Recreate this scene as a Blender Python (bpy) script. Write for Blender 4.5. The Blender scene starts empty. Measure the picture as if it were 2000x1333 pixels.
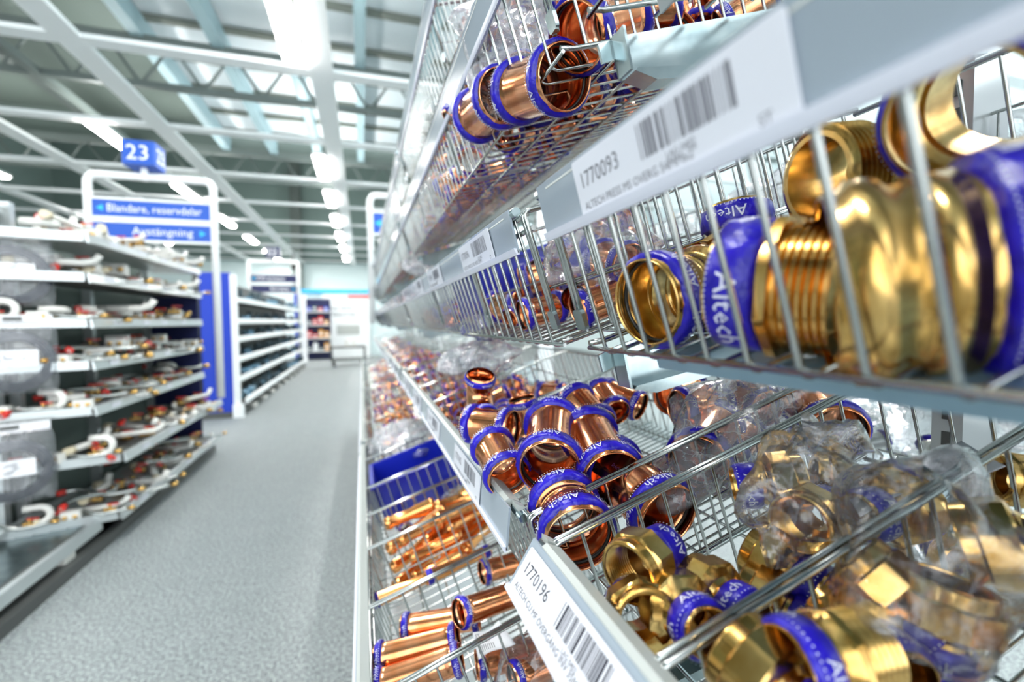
import bpy, math, random
from mathutils import Vector, Matrix
import numpy as np
random.seed(7)
PI = math.pi; sin, cos = math.sin, math.cos
sc = bpy.context.scene; COL = sc.collection
# ---------------- camera ----------------
CH = 1.30                                   # lens height above the floor
FPX = 912.256
def camaxes(yaw, pit, rol):
    cy, sy = cos(yaw), sin(yaw)
    M = np.array([[cy, -sy, 0], [0, 0, -1], [sy, cy, 0]])
    P = np.array([[1, 0, 0], [0, cos(pit), -sin(pit)], [0, sin(pit), cos(pit)]])
    Q = np.array([[cos(rol), -sin(rol), 0], [sin(rol), cos(rol), 0], [0, 0, 1]])
    return Q @ P @ M
CM = camaxes(math.radians(17.719), math.radians(2.5753), math.radians(-.58974))
cd = bpy.data.cameras.new('camera'); cam = bpy.data.objects.new('camera', cd); COL.objects.link(cam)
R_, D_, F_ = CM
cam.matrix_world = Matrix(((R_[0], -D_[0], -F_[0], 0), (R_[1], -D_[1], -F_[1], 0), (R_[2], -D_[2], -F_[2], CH), (0, 0, 0, 1)))
cd.lens = FPX / 2000 * 36; cd.sensor_width = 36; cd.clip_start = .01; cd.clip_end = 200
cd.dof.use_dof = True; cd.dof.focus_distance = .42; cd.dof.aperture_fstop = 3.4; cd.dof.aperture_blades = 9
sc.camera = cam
# ---------------- world, exposure ----------------
w = bpy.data.worlds.new('world'); sc.world = w; w.use_nodes = True
bg = w.node_tree.nodes['Background']; bg.inputs[0].default_value = (.90, .96, 1.0, 1); bg.inputs[1].default_value = 1.3
sc.view_settings.view_transform = 'Standard'; sc.view_settings.look = 'None'
sc.view_settings.gamma = 1; sc.view_settings.exposure = 1.5
sc.cycles.use_denoising = True; sc.cycles.max_bounces = 7; sc.cycles.transparent_max_bounces = 12
sc.cycles.diffuse_bounces = 3; sc.cycles.glossy_bounces = 4; sc.cycles.transmission_bounces = 4
sc.cycles.caustics_reflective = False; sc.cycles.caustics_refractive = False; sc.cycles.sample_clamp_indirect = 6
LAMP = 33.0

def PT(x, y, d):                            # photo pixel + depth along the view axis -> point in the room
    v = CM.T @ np.array([(x - 1000) / FPX, (y - 666.5) / FPX, 1.0]) * d
    return Vector((v[0], v[1], v[2] + CH))
# ---------------- materials ----------------
MAT = {}
def mat(name, col, rough=.5, metal=0, **k):
    m = bpy.data.materials.new(name); m.use_nodes = True; MAT[name] = m
    nt = m.node_tree; b = nt.nodes['Principled BSDF']
    b.inputs['Base Color'].default_value = (*col, 1); b.inputs['Roughness'].default_value = rough
    b.inputs['Metallic'].default_value = metal
    if 'coat' in k: b.inputs['Coat Weight'].default_value = k['coat']; b.inputs['Coat Roughness'].default_value = .08
    if 'emit' in k: b.inputs['Emission Color'].default_value = (*k.get('ecol', col), 1); b.inputs['Emission Strength'].default_value = k['emit']
    if 'trans' in k: b.inputs['Transmission Weight'].default_value = k['trans']
    if 'alpha' in k: b.inputs['Alpha'].default_value = k['alpha']
    if 'bump' in k or 'var' in k:
        tc = nt.nodes.new('ShaderNodeTexCoord'); n = nt.nodes.new('ShaderNodeTexNoise')
        n.inputs['Scale'].default_value = k.get('scale', 40); n.inputs['Detail'].default_value = k.get('detail', 4)
        nt.links.new(tc.outputs['Object'], n.inputs['Vector'])
        if 'bump' in k:
            bp = nt.nodes.new('ShaderNodeBump'); bp.inputs['Strength'].default_value = k['bump']; bp.inputs['Distance'].default_value = k.get('dist', .002)
            nt.links.new(n.outputs['Fac'], bp.inputs['Height']); nt.links.new(bp.outputs['Normal'], b.inputs['Normal'])
        if 'var' in k:
            r = nt.nodes.new('ShaderNodeValToRGB'); r.color_ramp.elements[0].position = k.get('p0', .35); r.color_ramp.elements[1].position = k.get('p1', .65)
            r.color_ramp.elements[0].color = (*col, 1); r.color_ramp.elements[1].color = (*k['var'], 1)
            nt.links.new(n.outputs['Fac'], r.inputs['Fac']); nt.links.new(r.outputs['Color'], b.inputs['Base Color'])
    return m
mat('copper', (.72, .24, .085), .17, 1, var=(.90, .42, .22), scale=28, bump=.14, dist=.001)
mat('copper_raw', (.88, .33, .09), .16, 1, var=(.97, .46, .17), scale=35, bump=.10, dist=.001)
mat('brass', (.56, .31, .075), .20, 1, var=(.82, .54, .20), scale=60, bump=.12, dist=.0008)
mat('band', (.010, .004, .32), .30, 0, var=(.022, .008, .55), scale=90, bump=.8, dist=.003)
mat('lettering', (.80, .80, .92), .4)
mat('rubber', (.008, .008, .008), .35)
mat('stamp', (.10, .02, .10), .5)
mat('chrome_wire', (.46, .48, .465), .16, 1)
mat('galvanised', (.34, .43, .45), .22, 1, var=(.48, .56, .57), scale=25, bump=.05)
mat('grey_sheet', (.50, .54, .55), .42, .35)
mat('pale_sheet', (.24, .37, .45), .38, .25)
mat('rail_plastic', (.50, .53, .50), .42)
mat('strip_plastic', (.36, .42, .48), .18, 0, coat=.5)
mat('strip_edge', (.80, .82, .92), .25, 0, coat=.4)
mat('card', (.82, .83, .90), .35, 0, coat=.3)
mat('ink', (.03, .03, .045), .5)
mat('ink_grey', (.16, .16, .19), .5)
mat('paper', (.80, .80, .82), .6, bump=.3, scale=30, dist=.002)
mat('blue_bin', (.010, .022, .42), .32, 0, coat=.3)
mat('blue_panel', (.002, .040, .48), .5)
mat('sign_blue', (.003, .085, .50), .45)
mat('sign_cyan', (.02, .50, .90), .4)
mat('navy_panel', (.003, .008, .07), .45)
mat('white_paint', (.92, .94, .94), .35)
mat('shelf_metal', (.62, .66, .66), .28, .6)
mat('dark_metal', (.10, .105, .10), .5, .3)
mat('truss_steel', (.14, .17, .16), .55, .2)
mat('purlin', (.33, .48, .52), .5)
mat('roof_white', (.80, .87, .90), .7)
mat('roof_line', (.20, .22, .19), .7)
mat('roof_dark', (.15, .19, .17), .8)
mat('wall_green', (.22, .30, .28), .8)
mat('wall_pale', (.82, .96, .97), .7)
mat('grid_white', (.93, .96, .96), .5)
mat('lamp', (1, 1, 1), .5, emit=LAMP, ecol=(1, .985, .96))
mat('uplight_fill', (1, 1, 1), .5, emit=LAMP * .6, ecol=(1, .985, .96))  # glow of the added uplight plates
mat('white_plastic', (.78, .77, .72), .35)
mat('ivory', (.72, .64, .45), .4)
mat('red_plastic', (.65, .03, .02), .35)
mat('steel_tube', (.50, .52, .50), .25, .9)
mat('dark_fitting', (.045, .075, .09), .35, .5)
mat('blue_fitting', (.18, .35, .48), .3, .4)
mat('coil_grey', (.05, .06, .08), .3, 0, coat=.4)
mat('black', (.012, .012, .014), .4)
mat('orange', (.75, .35, .05), .5)
mat('red_banner', (.75, .05, .05), .5)
mat('rubber_black', (.02, .02, .02), .7)
def floor_mat():
    m = mat('floor_carpet', (.45, .48, .48), .75)
    nt = m.node_tree; b = nt.nodes['Principled BSDF']; tc = nt.nodes.new('ShaderNodeTexCoord')
    n = nt.nodes.new('ShaderNodeTexNoise'); n.inputs['Scale'].default_value = 85; n.inputs['Detail'].default_value = 5; n.inputs['Roughness'].default_value = .75
    n2 = nt.nodes.new('ShaderNodeTexNoise'); n2.inputs['Scale'].default_value = 7; n2.inputs['Detail'].default_value = 3
    nt.links.new(tc.outputs['Object'], n.inputs['Vector']); nt.links.new(tc.outputs['Object'], n2.inputs['Vector'])
    r = nt.nodes.new('ShaderNodeValToRGB'); e = r.color_ramp.elements
    e[0].position = .38; e[0].color = (.085, .10, .105, 1); e[1].position = .62; e[1].color = (.54, .58, .575, 1)
    mx = nt.nodes.new('ShaderNodeMix'); mx.data_type = 'RGBA'; mx.blend_type = 'MULTIPLY'; mx.inputs[0].default_value = .5
    r2 = nt.nodes.new('ShaderNodeValToRGB'); r2.color_ramp.elements[0].position = .3; r2.color_ramp.elements[0].color = (.75, .77, .77, 1)
    nt.links.new(n.outputs['Fac'], r.inputs[0]); nt.links.new(n2.outputs['Fac'], r2.inputs[0])
    nt.links.new(r.outputs[0], mx.inputs[6]); nt.links.new(r2.outputs[0], mx.inputs[7]); nt.links.new(mx.outputs[2], b.inputs['Base Color'])
    bp = nt.nodes.new('ShaderNodeBump'); bp.inputs['Strength'].default_value = .3; bp.inputs['Distance'].default_value = .003
    nt.links.new(n.outputs['Fac'], bp.inputs['Height']); nt.links.new(bp.outputs['Normal'], b.inputs['Normal'])
floor_mat()
def bag_mat(name, tint=(.975, .98, .99), milk=.16, gl=.30):
    m = bpy.data.materials.new(name); m.use_nodes = True; MAT[name] = m; nt = m.node_tree
    for n in list(nt.nodes):
        if n.type != 'OUTPUT_MATERIAL': nt.nodes.remove(n)
    out = [n for n in nt.nodes if n.type == 'OUTPUT_MATERIAL'][0]
    N = nt.nodes.new; L = nt.links.new
    tr = N('ShaderNodeBsdfTransparent'); tr.inputs[0].default_value = (*tint, 1)
    g = N('ShaderNodeBsdfGlossy'); g.inputs['Roughness'].default_value = .12; g.inputs['Color'].default_value = (1, 1, 1, 1)
    d = N('ShaderNodeBsdfDiffuse'); d.inputs[0].default_value = (.82, .83, .88, 1)
    tc = N('ShaderNodeTexCoord'); vo = N('ShaderNodeTexVoronoi'); vo.feature = 'DISTANCE_TO_EDGE'; vo.inputs['Scale'].default_value = 28
    no = N('ShaderNodeTexNoise'); no.inputs['Scale'].default_value = 38; no.inputs['Detail'].default_value = 5; no.inputs['Distortion'].default_value = 1.5
    L(tc.outputs['Object'], no.inputs['Vector'])
    mv = N('ShaderNodeVectorMath'); mv.operation = 'MULTIPLY_ADD'; mv.inputs[1].default_value = (.03, .03, .03)
    L(no.outputs['Color'], mv.inputs[0]); L(tc.outputs['Object'], mv.inputs[2]); L(mv.outputs[0], vo.inputs['Vector'])
    bp = N('ShaderNodeBump'); bp.inputs['Strength'].default_value = .7; bp.inputs['Distance'].default_value = .005
    L(no.outputs['Fac'], bp.inputs['Height']); L(bp.outputs['Normal'], g.inputs['Normal'])
    cr = N('ShaderNodeMapRange'); cr.inputs[1].default_value = .0; cr.inputs[2].default_value = .05; cr.inputs[3].default_value = .30; cr.inputs[4].default_value = 0
    L(vo.outputs['Distance'], cr.inputs[0])
    m1 = N('ShaderNodeMixShader'); m2 = N('ShaderNodeMixShader')
    mm = N('ShaderNodeMath'); mm.operation = 'MULTIPLY_ADD'; mm.inputs[1].default_value = .6; mm.inputs[2].default_value = milk
    L(cr.outputs[0], mm.inputs[0]); L(mm.outputs[0], m1.inputs[0]); L(tr.outputs[0], m1.inputs[1]); L(d.outputs[0], m1.inputs[2])
    fr = N('ShaderNodeFresnel'); fr.inputs[0].default_value = 1.35; L(bp.outputs['Normal'], fr.inputs['Normal'])
    fm = N('ShaderNodeMath'); fm.operation = 'MULTIPLY_ADD'; fm.inputs[1].default_value = .9; fm.inputs[2].default_value = .05; fm.use_clamp = True
    L(fr.outputs[0], fm.inputs[0]); L(fm.outputs[0], m2.inputs[0]); L(m1.outputs[0], m2.inputs[1]); L(g.outputs[0], m2.inputs[2])
    L(m2.outputs[0], out.inputs[0])
bag_mat('clear_bag', milk=.07); bag_mat('milky_bag', milk=.30); bag_mat('thin_bag', milk=.03); bag_mat('cloudy_clear_bag', milk=.22)
# ---------------- mesh builder ----------------
class MB:
    def __init__(s): s.v = []; s.f = []; s.sm = []
    def add(s, vs, fs, smooth=False, mtx=None):
        o = len(s.v)
        s.v += [tuple(mtx @ Vector(v)) for v in vs] if mtx else [tuple(v) for v in vs]
        s.f += [tuple(i + o for i in f) for f in fs]; s.sm += [smooth] * len(fs); return s
    def box(s, c, d, mtx=None):
        x, y, z = c; a, b, e = d[0] / 2, d[1] / 2, d[2] / 2
        vs = [(x + i * a, y + j * b, z + k * e) for i in (-1, 1) for j in (-1, 1) for k in (-1, 1)]
        return s.add(vs, [(0, 1, 3, 2), (4, 6, 7, 5), (0, 4, 5, 1), (2, 3, 7, 6), (0, 2, 6, 4), (1, 5, 7, 3)], False, mtx)
    def rbox(s, c, d, r, mtx=None, n=3):     # box with rounded vertical edges
        x, y, z = c; a, b, e = d[0] / 2, d[1] / 2, d[2] / 2; ring = []
        for qx, qy, a0 in ((1, 1, 0), (-1, 1, PI / 2), (-1, -1, PI), (1, -1, 1.5 * PI)):
            for i in range(n + 1):
                t = a0 + i * PI / 2 / n; ring.append((x + qx * (a - r) + r * cos(t), y + qy * (b - r) + r * sin(t)))
        m = len(ring); vs = [(p[0], p[1], z - e) for p in ring] + [(p[0], p[1], z + e) for p in ring]
        fs = [(i, (i + 1) % m, m + (i + 1) % m, m + i) for i in range(m)] + [tuple(range(m))[::-1], tuple(range(m, 2 * m))]
        return s.add(vs, fs, False, mtx)
    def prism(s, poly, y0, y1, mtx=None):    # polygon in (x,z) swept along y
        m = len(poly); vs = [(p[0], y0, p[1]) for p in poly] + [(p[0], y1, p[1]) for p in poly]
        return s.add(vs, [(i, (i + 1) % m, m + (i + 1) % m, m + i) for i in range(m)] + [tuple(range(m))[::-1], tuple(range(m, 2 * m))], False, mtx)
    def tube(s, pts, r, n=6, cap=True, mtx=None, closed=False):
        P = [Vector(p) for p in pts]; k = len(P); vs = []; fs = []
        up = None
        for i in range(k):
            if closed: t = (P[(i + 1) % k] - P[i - 1])
            else: t = (P[min(i + 1, k - 1)] - P[max(i - 1, 0)])
            t = t.normalized() if t.length > 1e-9 else Vector((0, 0, 1))
            if up is None:
                up = Vector((0, 0, 1)) if abs(t.z) < .9 else Vector((1, 0, 0))
            u = (up - t * up.dot(t)); u = u.normalized() if u.length > 1e-6 else t.orthogonal().normalized(); up = u; q = t.cross(u)
            rr = r[i] if isinstance(r, (list, tuple)) else r
            vs += [P[i] + u * (rr * cos(2 * PI * j / n)) + q * (rr * sin(2 * PI * j / n)) for j in range(n)]
        for i in range(k if closed else k - 1):
            a, b = i * n, ((i + 1) % k) * n
            fs += [(a + j, a + (j + 1) % n, b + (j + 1) % n, b + j) for j in range(n)]
        s.add(vs, fs, True, mtx)
        if cap and not closed:
            o = len(s.v) - len(vs); s.f += [tuple(o + j for j in range(n))[::-1], tuple(o + (k - 1) * n + j for j in range(n))]; s.sm += [False, False]
        return s
    def lathe(s, prof, n=32, closed=True, mtx=None, poly=None):   # prof: (x, r) about the x axis; poly: x-range made hexagonal
        vs = []; m = len(prof)
        for (x, r) in prof:
            for j in range(n):
                a = 2 * PI * j / n; rr = r
                if poly and poly[0] - 1e-6 <= x <= poly[1] + 1e-6 and r > poly[2]:
                    sd = poly[3]; q = (a + PI / sd) % (2 * PI / sd) - PI / sd; rr = min(r * 1.06, r * .985 / cos(q))
                vs.append((x, rr * cos(a), rr * sin(a)))
        fs = []
        for i in range(m if closed else m - 1):
            a, b = i * n, ((i + 1) % m) * n
            fs += [(a + j, b + j, b + (j + 1) % n, a + (j + 1) % n) for j in range(n)]
        return s.add(vs, fs, True, mtx)
    def mesh(s, name, m):
        me = bpy.data.meshes.new(name); me.from_pydata(s.v, [], s.f)
        me.polygons.foreach_set('use_smooth', s.sm); me.materials.append(MAT[m]); me.update(); return me
    def build(s, name, m, parent=None, mw=None):
        o = bpy.data.objects.new(name, s.mesh(name, m)); COL.objects.link(o)
        if parent: o.parent = parent
        if mw: o.matrix_world = mw
        return o
def sharp(o, ang=40):
    o.data.set_sharp_from_angle(angle=math.radians(ang)); return o
def tag(o, label=None, cat=None, group=None, kind=None):
    if label: o['label'] = label
    if cat: o['category'] = cat
    if group: o['group'] = group
    if kind: o['kind'] = kind
    return o
def empty(name, loc=(0, 0, 0), mw=None):
    o = bpy.data.objects.new(name, None); COL.objects.link(o); o.empty_display_size = .05
    if mw: o.matrix_world = mw
    else: o.location = loc
    return o
def struct(name, mb, m): return tag(mb.build(name, m), kind='structure')
def arc2(p0, p1, p2, r, n=4):                # rounded corner at p1
    p0, p1, p2 = Vector(p0), Vector(p1), Vector(p2); a = (p0 - p1).normalized(); b = (p2 - p1).normalized()
    A = p1 + a * r; B = p1 + b * r
    return [A.lerp(p1, t).lerp(p1.lerp(B, t), t) for t in [i / n for i in range(n + 1)]]
def text_mesh(txt, size, align='LEFT', res=2):
    cu = bpy.data.curves.new('t', 'FONT'); cu.body = txt; cu.size = size; cu.resolution_u = res; cu.align_x = align
    o = bpy.data.objects.new('t', cu); COL.objects.link(o); dg = bpy.context.evaluated_depsgraph_get()
    me = bpy.data.meshes.new_from_object(o.evaluated_get(dg)); vs = [tuple(v.co) for v in me.vertices]; fs = [tuple(p.vertices) for p in me.polygons]
    bpy.data.objects.remove(o); bpy.data.curves.remove(cu); bpy.data.meshes.remove(me); return vs, fs
def lookx(p, d, roll=0):                     # matrix with local x along d
    d = Vector(d).normalized(); up = Vector((0, 0, 1)) if abs(d.z) < .95 else Vector((0, 1, 0))
    y = up.cross(d).normalized(); z = d.cross(y)
    return Matrix.Translation(p) @ Matrix((d, y, z)).transposed().to_4x4() @ Matrix.Rotation(roll, 4, 'X')
# ---------------- shelf frame (all shelves of the right-hand rack lean forward) ----------------
TILT = math.radians(17.96); ST, CT = sin(TILT), cos(TILT); HB = .12; DEP = .328
SHELF = {'E': (.169, CH + .470), 'D': (.169, CH + .224), 'A': (.169, CH - .026), 'B': (.172, CH - .289), 'C': (.035, CH - .534), 'G': (.035, CH - .80)}
BAYS = [(-.96, .351), (.351, 1.661), (1.661, 2.971), (2.971, 4.281), (4.281, 5.591)]
def SM(s):                                   # shelf frame -> room: local x to the rear, y along the aisle, z square to the shelf
    x, z = SHELF[s]; return Matrix(((CT, 0, -ST, x), (0, 1, 0, 0), (ST, 0, CT, z), (0, 0, 0, 1)))
INV = {s: SM(s).inverted() for s in SHELF}
SN = {'E': 'top shelf', 'D': 'upper shelf', 'A': 'eye-level shelf', 'B': 'lower shelf', 'C': 'bottom shelf', 'G': 'base shelf'}
BN = ['nearest bay', 'second bay', 'third bay', 'fourth bay', 'farthest bay']
# ---------------- building ----------------
def building():
    m = MB().box((-2, 12, -.05), (24, 34, .1)); struct('floor', m, 'floor_carpet')
    Z = CH
    struct('wall_far', MB().box((-2, 26.6, 2.2), (24, .2, 4.4)), 'wall_pale')
    struct('wall_upper', MB().box((-2, 26.6, 7.4), (24, .2, 6.0)), 'wall_green')
    struct('wall_left', MB().box((-13.2, 12, 5.4), (.2, 30, 10.8)), 'wall_green')
    struct('wall_right', MB().box((9, 12, 5.4), (.2, 30, 10.8)), 'wall_pale')
    struct('wall_fascia', MB().box((-2, 13.3, Z + 7.0), (22, .12, 5.4)), 'roof_dark')
    struct('column_1', MB().box((-3.1, 26.2, 5.8), (.5, .5, 7.0)), 'truss_steel')
    # roof of pale sheets between purlins, dark seams across
    struct('roof_panels', MB().box((1.6, 4.5, Z + 4.55), (9.6, 17, .08)), 'roof_white')
    struct('roof_deck', MB().box((-8.1, 5, Z + 4.9), (9.8, 18, .08)), 'roof_dark')
    struct('roof_high', MB().box((-2, 20, Z + 9.6), (24, 13.5, .1)), 'roof_dark')
    b = MB()
    for i in range(15): b.box((1.6, -2.2 + i * 1.05, Z + 4.47), (9.6, .1, .07))
    struct('roof_seams', b, 'roof_line')
    for i in range(9):
        x = -3.0 + i * 1.02
        struct('beam_%d' % (i + 1), MB().box((x, 4.5, Z + 4.3), (.16, 17, .3)), 'purlin')
    # trusses across
    for k, y in enumerate((8.3, 13.0, -1.5)):
        b = MB(); z0, z1 = Z + 3.5, Z + 4.12
        b.box((-2, y, z0), (22, .09, .09)).box((-2, y, z1), (22, .14, .14))
        for i in range(27):
            x = -12.6 + i * .8; b.tube([(x, y, z0), (x + .4, y, z1), (x + .8, y, z0)], .028, 5, False)
        struct('roof_truss', b, 'truss_steel')
    b = MB()
    for i in range(7):
        y = 1.5 + i * 2.2; b.tube([(-4.2, y, Z + 3.5), (-5.2, y + 1.1, Z + 4.2), (-4.2, y + 2.2, Z + 3.5)], .04, 5, False)
    b.box((-4.2, 8, Z + 3.5), (.1, 16, .1)).box((-5.2, 8, Z + 4.2), (.12, 16, .12))
    struct('side_truss', b, 'truss_steel')
    # open ceiling grid: each lengthwise and crosswise board its own
    for i, x in enumerate((4.3, 1.95, -.40, -2.88, -5.15, -7.5, -9.9)):
        struct('ceiling_beam_%d' % (i + 1), MB().box((x, 12.6, Z + 3.03), (.27, 28, .05)), 'grid_white')
    for i in range(11):
        struct('ceiling_beam_%d' % (i + 8), MB().box((-2, 1.55 + i * 2.35, Z + 3.03 + .001), (22, .20, .045)), 'grid_white')
    # strip lights hung in the grid
    pr = empty('ceiling_light', (0, 0, 0))
    MB().rbox((0, 0, .045), (.22, 1.5, .05), .03).build('housing', 'white_paint', pr)
    MB().rbox((0, 0, .008), (.17, 1.42, .03), .03).build('diffuser', 'lamp', pr)
    MB().rbox((0, 0, .075), (.16, 1.42, .01), .03).build('added_uplight', 'uplight_fill', pr)  # glowing plate added on top to brighten the roof
    tag(pr, cat='ceiling light'); kids = list(pr.children); first = True
    rows = {-.68: 'over the aisle', -3.75: 'above the left rack', 3.1: 'right of the rack', -6.8: 'at far left'}
    for x, ph in rows.items():
        ys = {-.68: (1.0, 5.3, 9.9, 12.3, 14.9, 17.6, 20.4, 23.6), -3.75: (4.2, 9.3, 12.6, 15.8, 19.0, 22.4, 25.0), 3.1: (.2, 3.2, 7.5, 15.5, 19.0, 22.5), -6.8: (7.0, 11.5, 16.0, 20.0)}[x]  # lamps nearest the far wall are added to brighten that end
        for j, y in enumerate(ys):
            o = pr if first else pr.copy()
            if not first:
                COL.objects.link(o)
                for c in kids:
                    d = c.copy(); COL.objects.link(d); d.parent = o
            first = False; o.location = (x, y, Z + 2.97)
            on = ['nearest', 'second', 'third', 'fourth', 'fifth', 'sixth', 'seventh', 'farthest'][j]
            tag(o, 'white strip light hung in the ceiling grid, %s of the row %s' % (on, ph), 'ceiling light', 'strip lights in the open ceiling grid')
building()
# ---------------- price cards ----------------
def card_prints(num, txt, L=.15, H=.034):
    """ink of a price card in its own plane: x along the strip, y up"""
    m = MB()
    vs, fs = text_mesh(num, .0125); m.add([(v[0] + .006, v[1] + .017, .0004) for v in vs], fs)
    vs, fs = text_mesh(txt, .0062); m.add([(v[0] + .006, v[1] + .0045, .0004) for v in vs], fs)
    vs, fs = text_mesh('ST', .0055); m.add([(v[0] + L - .016, v[1] + .0035, .0004) for v in vs], fs)
    r = random.Random(num); x = .068
    while x < .128:
        wd = r.choice((.0008, .0008, .0016, .0024)); m.add([(x, .014, .0004), (x + wd, .014, .0004), (x + wd, .030, .0004), (x, .030, .0004)], [(0, 1, 2, 3)])
        x += wd + r.choice((.0008, .0012, .002))
    vs, fs = text_mesh('LAG 0402', .0045); m.add([(v[0] + .085, v[1] + .009, .0004) for v in vs], fs)
    return m
def price_card(p0, dirn, up, num, txt, label, ink='ink'):
    """p0 lower left as read; dirn reading direction; up"""
    d, u = Vector(dirn).normalized(), Vector(up).normalized(); n = d.cross(u)
    mw = Matrix.Translation(Vector(p0) + n * .0012) @ Matrix((d, u, n)).transposed().to_4x4()
    c = MB().rbox((.075, .017, 0), (.15, .034, .0006), .002).build('price_card', 'card', None, mw)
    k = card_prints(num, txt).build('printing', ink, c)
    tag(c, label, 'price card', 'price cards along the shelf edges'); return c
# ---------------- right rack ----------------
WP = .026
def wire_mesh(y0, y1):
    """front and floor wires (bent L) of one basket"""
    f = MB(); n = int((y1 - y0) / WP); st = (y1 - y0) / n
    for i in range(1, n):
        y = y0 + i * st
        f.tube([(0, y, HB)] + arc2((0, y, HB), (0, y, 0), (DEP, y, 0), .008, 4) + [(DEP, y, 0)], .0016, 6, False)
    return f
def basket(s, b, dividers):
    y0, y1 = BAYS[b]; y0 += .023; y1 -= .023
    root = empty('wire_basket', mw=SM(s) @ Matrix.Translation((0, (y0 + y1) / 2, 0))); off = (y0 + y1) / 2
    key = ('wires',)
    T = lambda mb: [None, [mb.v.__setitem__(i, (v[0], v[1] - off, v[2])) for i, v in enumerate(mb.v)]][0] or mb
    if key in CACHE: o = bpy.data.objects.new('wire_grid', CACHE[key]); COL.objects.link(o); o.parent = root
    else:
        o = T(wire_mesh(y0, y1)).build('wire_grid', 'chrome_wire', root); CACHE[key] = o.data
    key = ('rods',)
    if key in CACHE: o = bpy.data.objects.new('frame_rods', CACHE[key]); COL.objects.link(o); o.parent = root
    else:
        m = MB()
        for a, z in ((.002, HB), (.004, HB - .012), (.0, .004), (.06, -.003), (.11, -.003), (.16, -.003), (.21, -.003), (.26, -.003), (.31, -.003), (DEP, HB), (DEP, .05)):
            m.tube([(a, y0, z), (a, y1, z)], .0024 if z > .04 else .0019, 6)
        n = int((y1 - y0) / WP); stp = (y1 - y0) / n
        for i in range(1, n * 2):                        # finer wires over the rear of the floor
            y = y0 + i * stp / 2
            if i % 2: m.tube([(.16, y, 0), (DEP, y, 0)], .0013, 4, False)
            else: m.tube([(DEP, y, 0), (DEP, y, HB)], .0015, 5, False)
        o = T(m).build('frame_rods', 'chrome_wire', root); CACHE[key] = o.data
    dk = ('div',)
    if dk not in CACHE:
        m = MB()
        for dy in (-.0028, .0028):
            m.tube([(0.0, dy, .02)] + arc2((0, dy, .02), (0, dy, HB + .003), (DEP, dy, HB + .003), .006, 3) + [(DEP - .004, dy, HB + .003)], .0022, 7)
        m.tube([(.0, 0, .008)] + arc2((0, 0, .06), (0, 0, .006), (DEP, 0, .006), .012, 3)[3:] + [(DEP, 0, .006)], .0024, 6)
        m.tube([(.004, 0, .055), (DEP, 0, .055)], .0014, 5, False)
        for i in range(1, 13): a = i * .0258; m.tube([(a, 0, HB + .003), (a, 0, .006)], .0016, 6, False)
        CACHE[dk] = m.mesh('divider', 'chrome_wire')
        CACHE['clip'] = MB().rbox((0, 0, 0), (.016, .014, .0035), .003).mesh('clip', 'galvanised')
    for y in [y0 + .003, y1 - .003] + list(dividers):
        o = bpy.data.objects.new('divider', CACHE[dk]); COL.objects.link(o); o.parent = root; o.location = (0, y - off, 0)
        if s in 'ADE' or b:
            c = bpy.data.objects.new('clip', CACHE['clip']); COL.objects.link(c); c.parent = o
            c.matrix_local = Matrix.Translation((-.003, -.004, .028)) @ Matrix.Rotation(PI / 2, 4, 'Y')
    tag(root, 'chrome wire basket of the %s in the %s of the right rack' % (SN[s], BN[b]), 'wire basket', 'slanted wire baskets of the right-hand rack')
    # label rail with its clear strip
    pr = PROF[s][1 if b == 0 and len(PROF[s]) > 1 else 0]
    (rx, rz), (fx, fz), (bx, bz) = pr
    rz += CH; fz += CH; bz += CH
    yy0, yy1 = BAYS[b][0] + (.045 if s in 'ABDE' else .03), BAYS[b][1] - .018
    if s == 'A' and b == 0: yy1 -= .008
    rail = MB()
    th = .004
    poly = [(rx, rz), (rx + .001, rz + .003), (fx + .004, fz + .004), (fx, fz + .002), (fx, fz - .004), (fx + .005, fz - .006), (fx + .0065, fz - .0015), (rx - .001, rz - .005)]
    rail.prism(poly, yy0 + .016, yy1 - .016)
    nrm = Vector((rx - fx, 0, rz - fz))
    for e0, e1 in ((yy0, yy0 + .012), (yy1 - .012, yy1)):
        rail.prism([(rx, rz), (rx + .001, rz + .003), (fx + .006, fz + .004), (fx + .006, fz - .001), (rx - .001, rz - .005)], e0, e1)
    rr = empty('label_rail', ((rx + fx) / 2, (yy0 + yy1) / 2, rz))
    iv = rr.matrix_basis.inverted()
    def loc(mb): mb.v = [(v[0] - rr.location.x, v[1] - rr.location.y, v[2] - rr.location.z) for v in mb.v]; return mb
    loc(rail).build('rail_body', 'rail_plastic', rr)
    loc(MB().tube([(rx - .004, yy0 - .008, rz - .003), (rx - .004, yy1 + .008, rz - .003)], .0042, 10)).build('hinge_rod', 'galvanised', rr)
    dx, dz = bx - fx, bz - fz; L = math.hypot(dx, dz); ux, uz = dx / L, dz / L; nx, nz = uz, -ux   # nx,nz roughly points to the aisle
    if nx > 0: nx, nz = -nx, -nz
    strip = [(fx + nx * .001, fz + .001), (bx + nx * .001, bz), (bx - nx * .001, bz), (fx - nx * .001, fz + .001)]
    sp = loc(MB().prism(strip, yy0, yy1)).build('label_strip', 'strip_plastic', rr)
    lip = [(bx + nx * .0035, bz + .0005), (bx - ux * .004 + nx * .004, bz - uz * .004), (bx - ux * .004 + nx * .001, bz - uz * .004), (bx - nx * .001, bz - .001), (bx + nx * .002, bz - .0018)]
    loc(MB().prism(lip, yy0, yy1)).build('strip_lip', 'strip_edge', rr)
    tag(rr, 'grey label rail clipped along the basket edge of the %s in the %s' % (SN[s], BN[b]), 'label rail', 'label rails of the right-hand rack')
    return (fx, fz, bx, bz, nx, nz)
CACHE = {}
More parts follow.
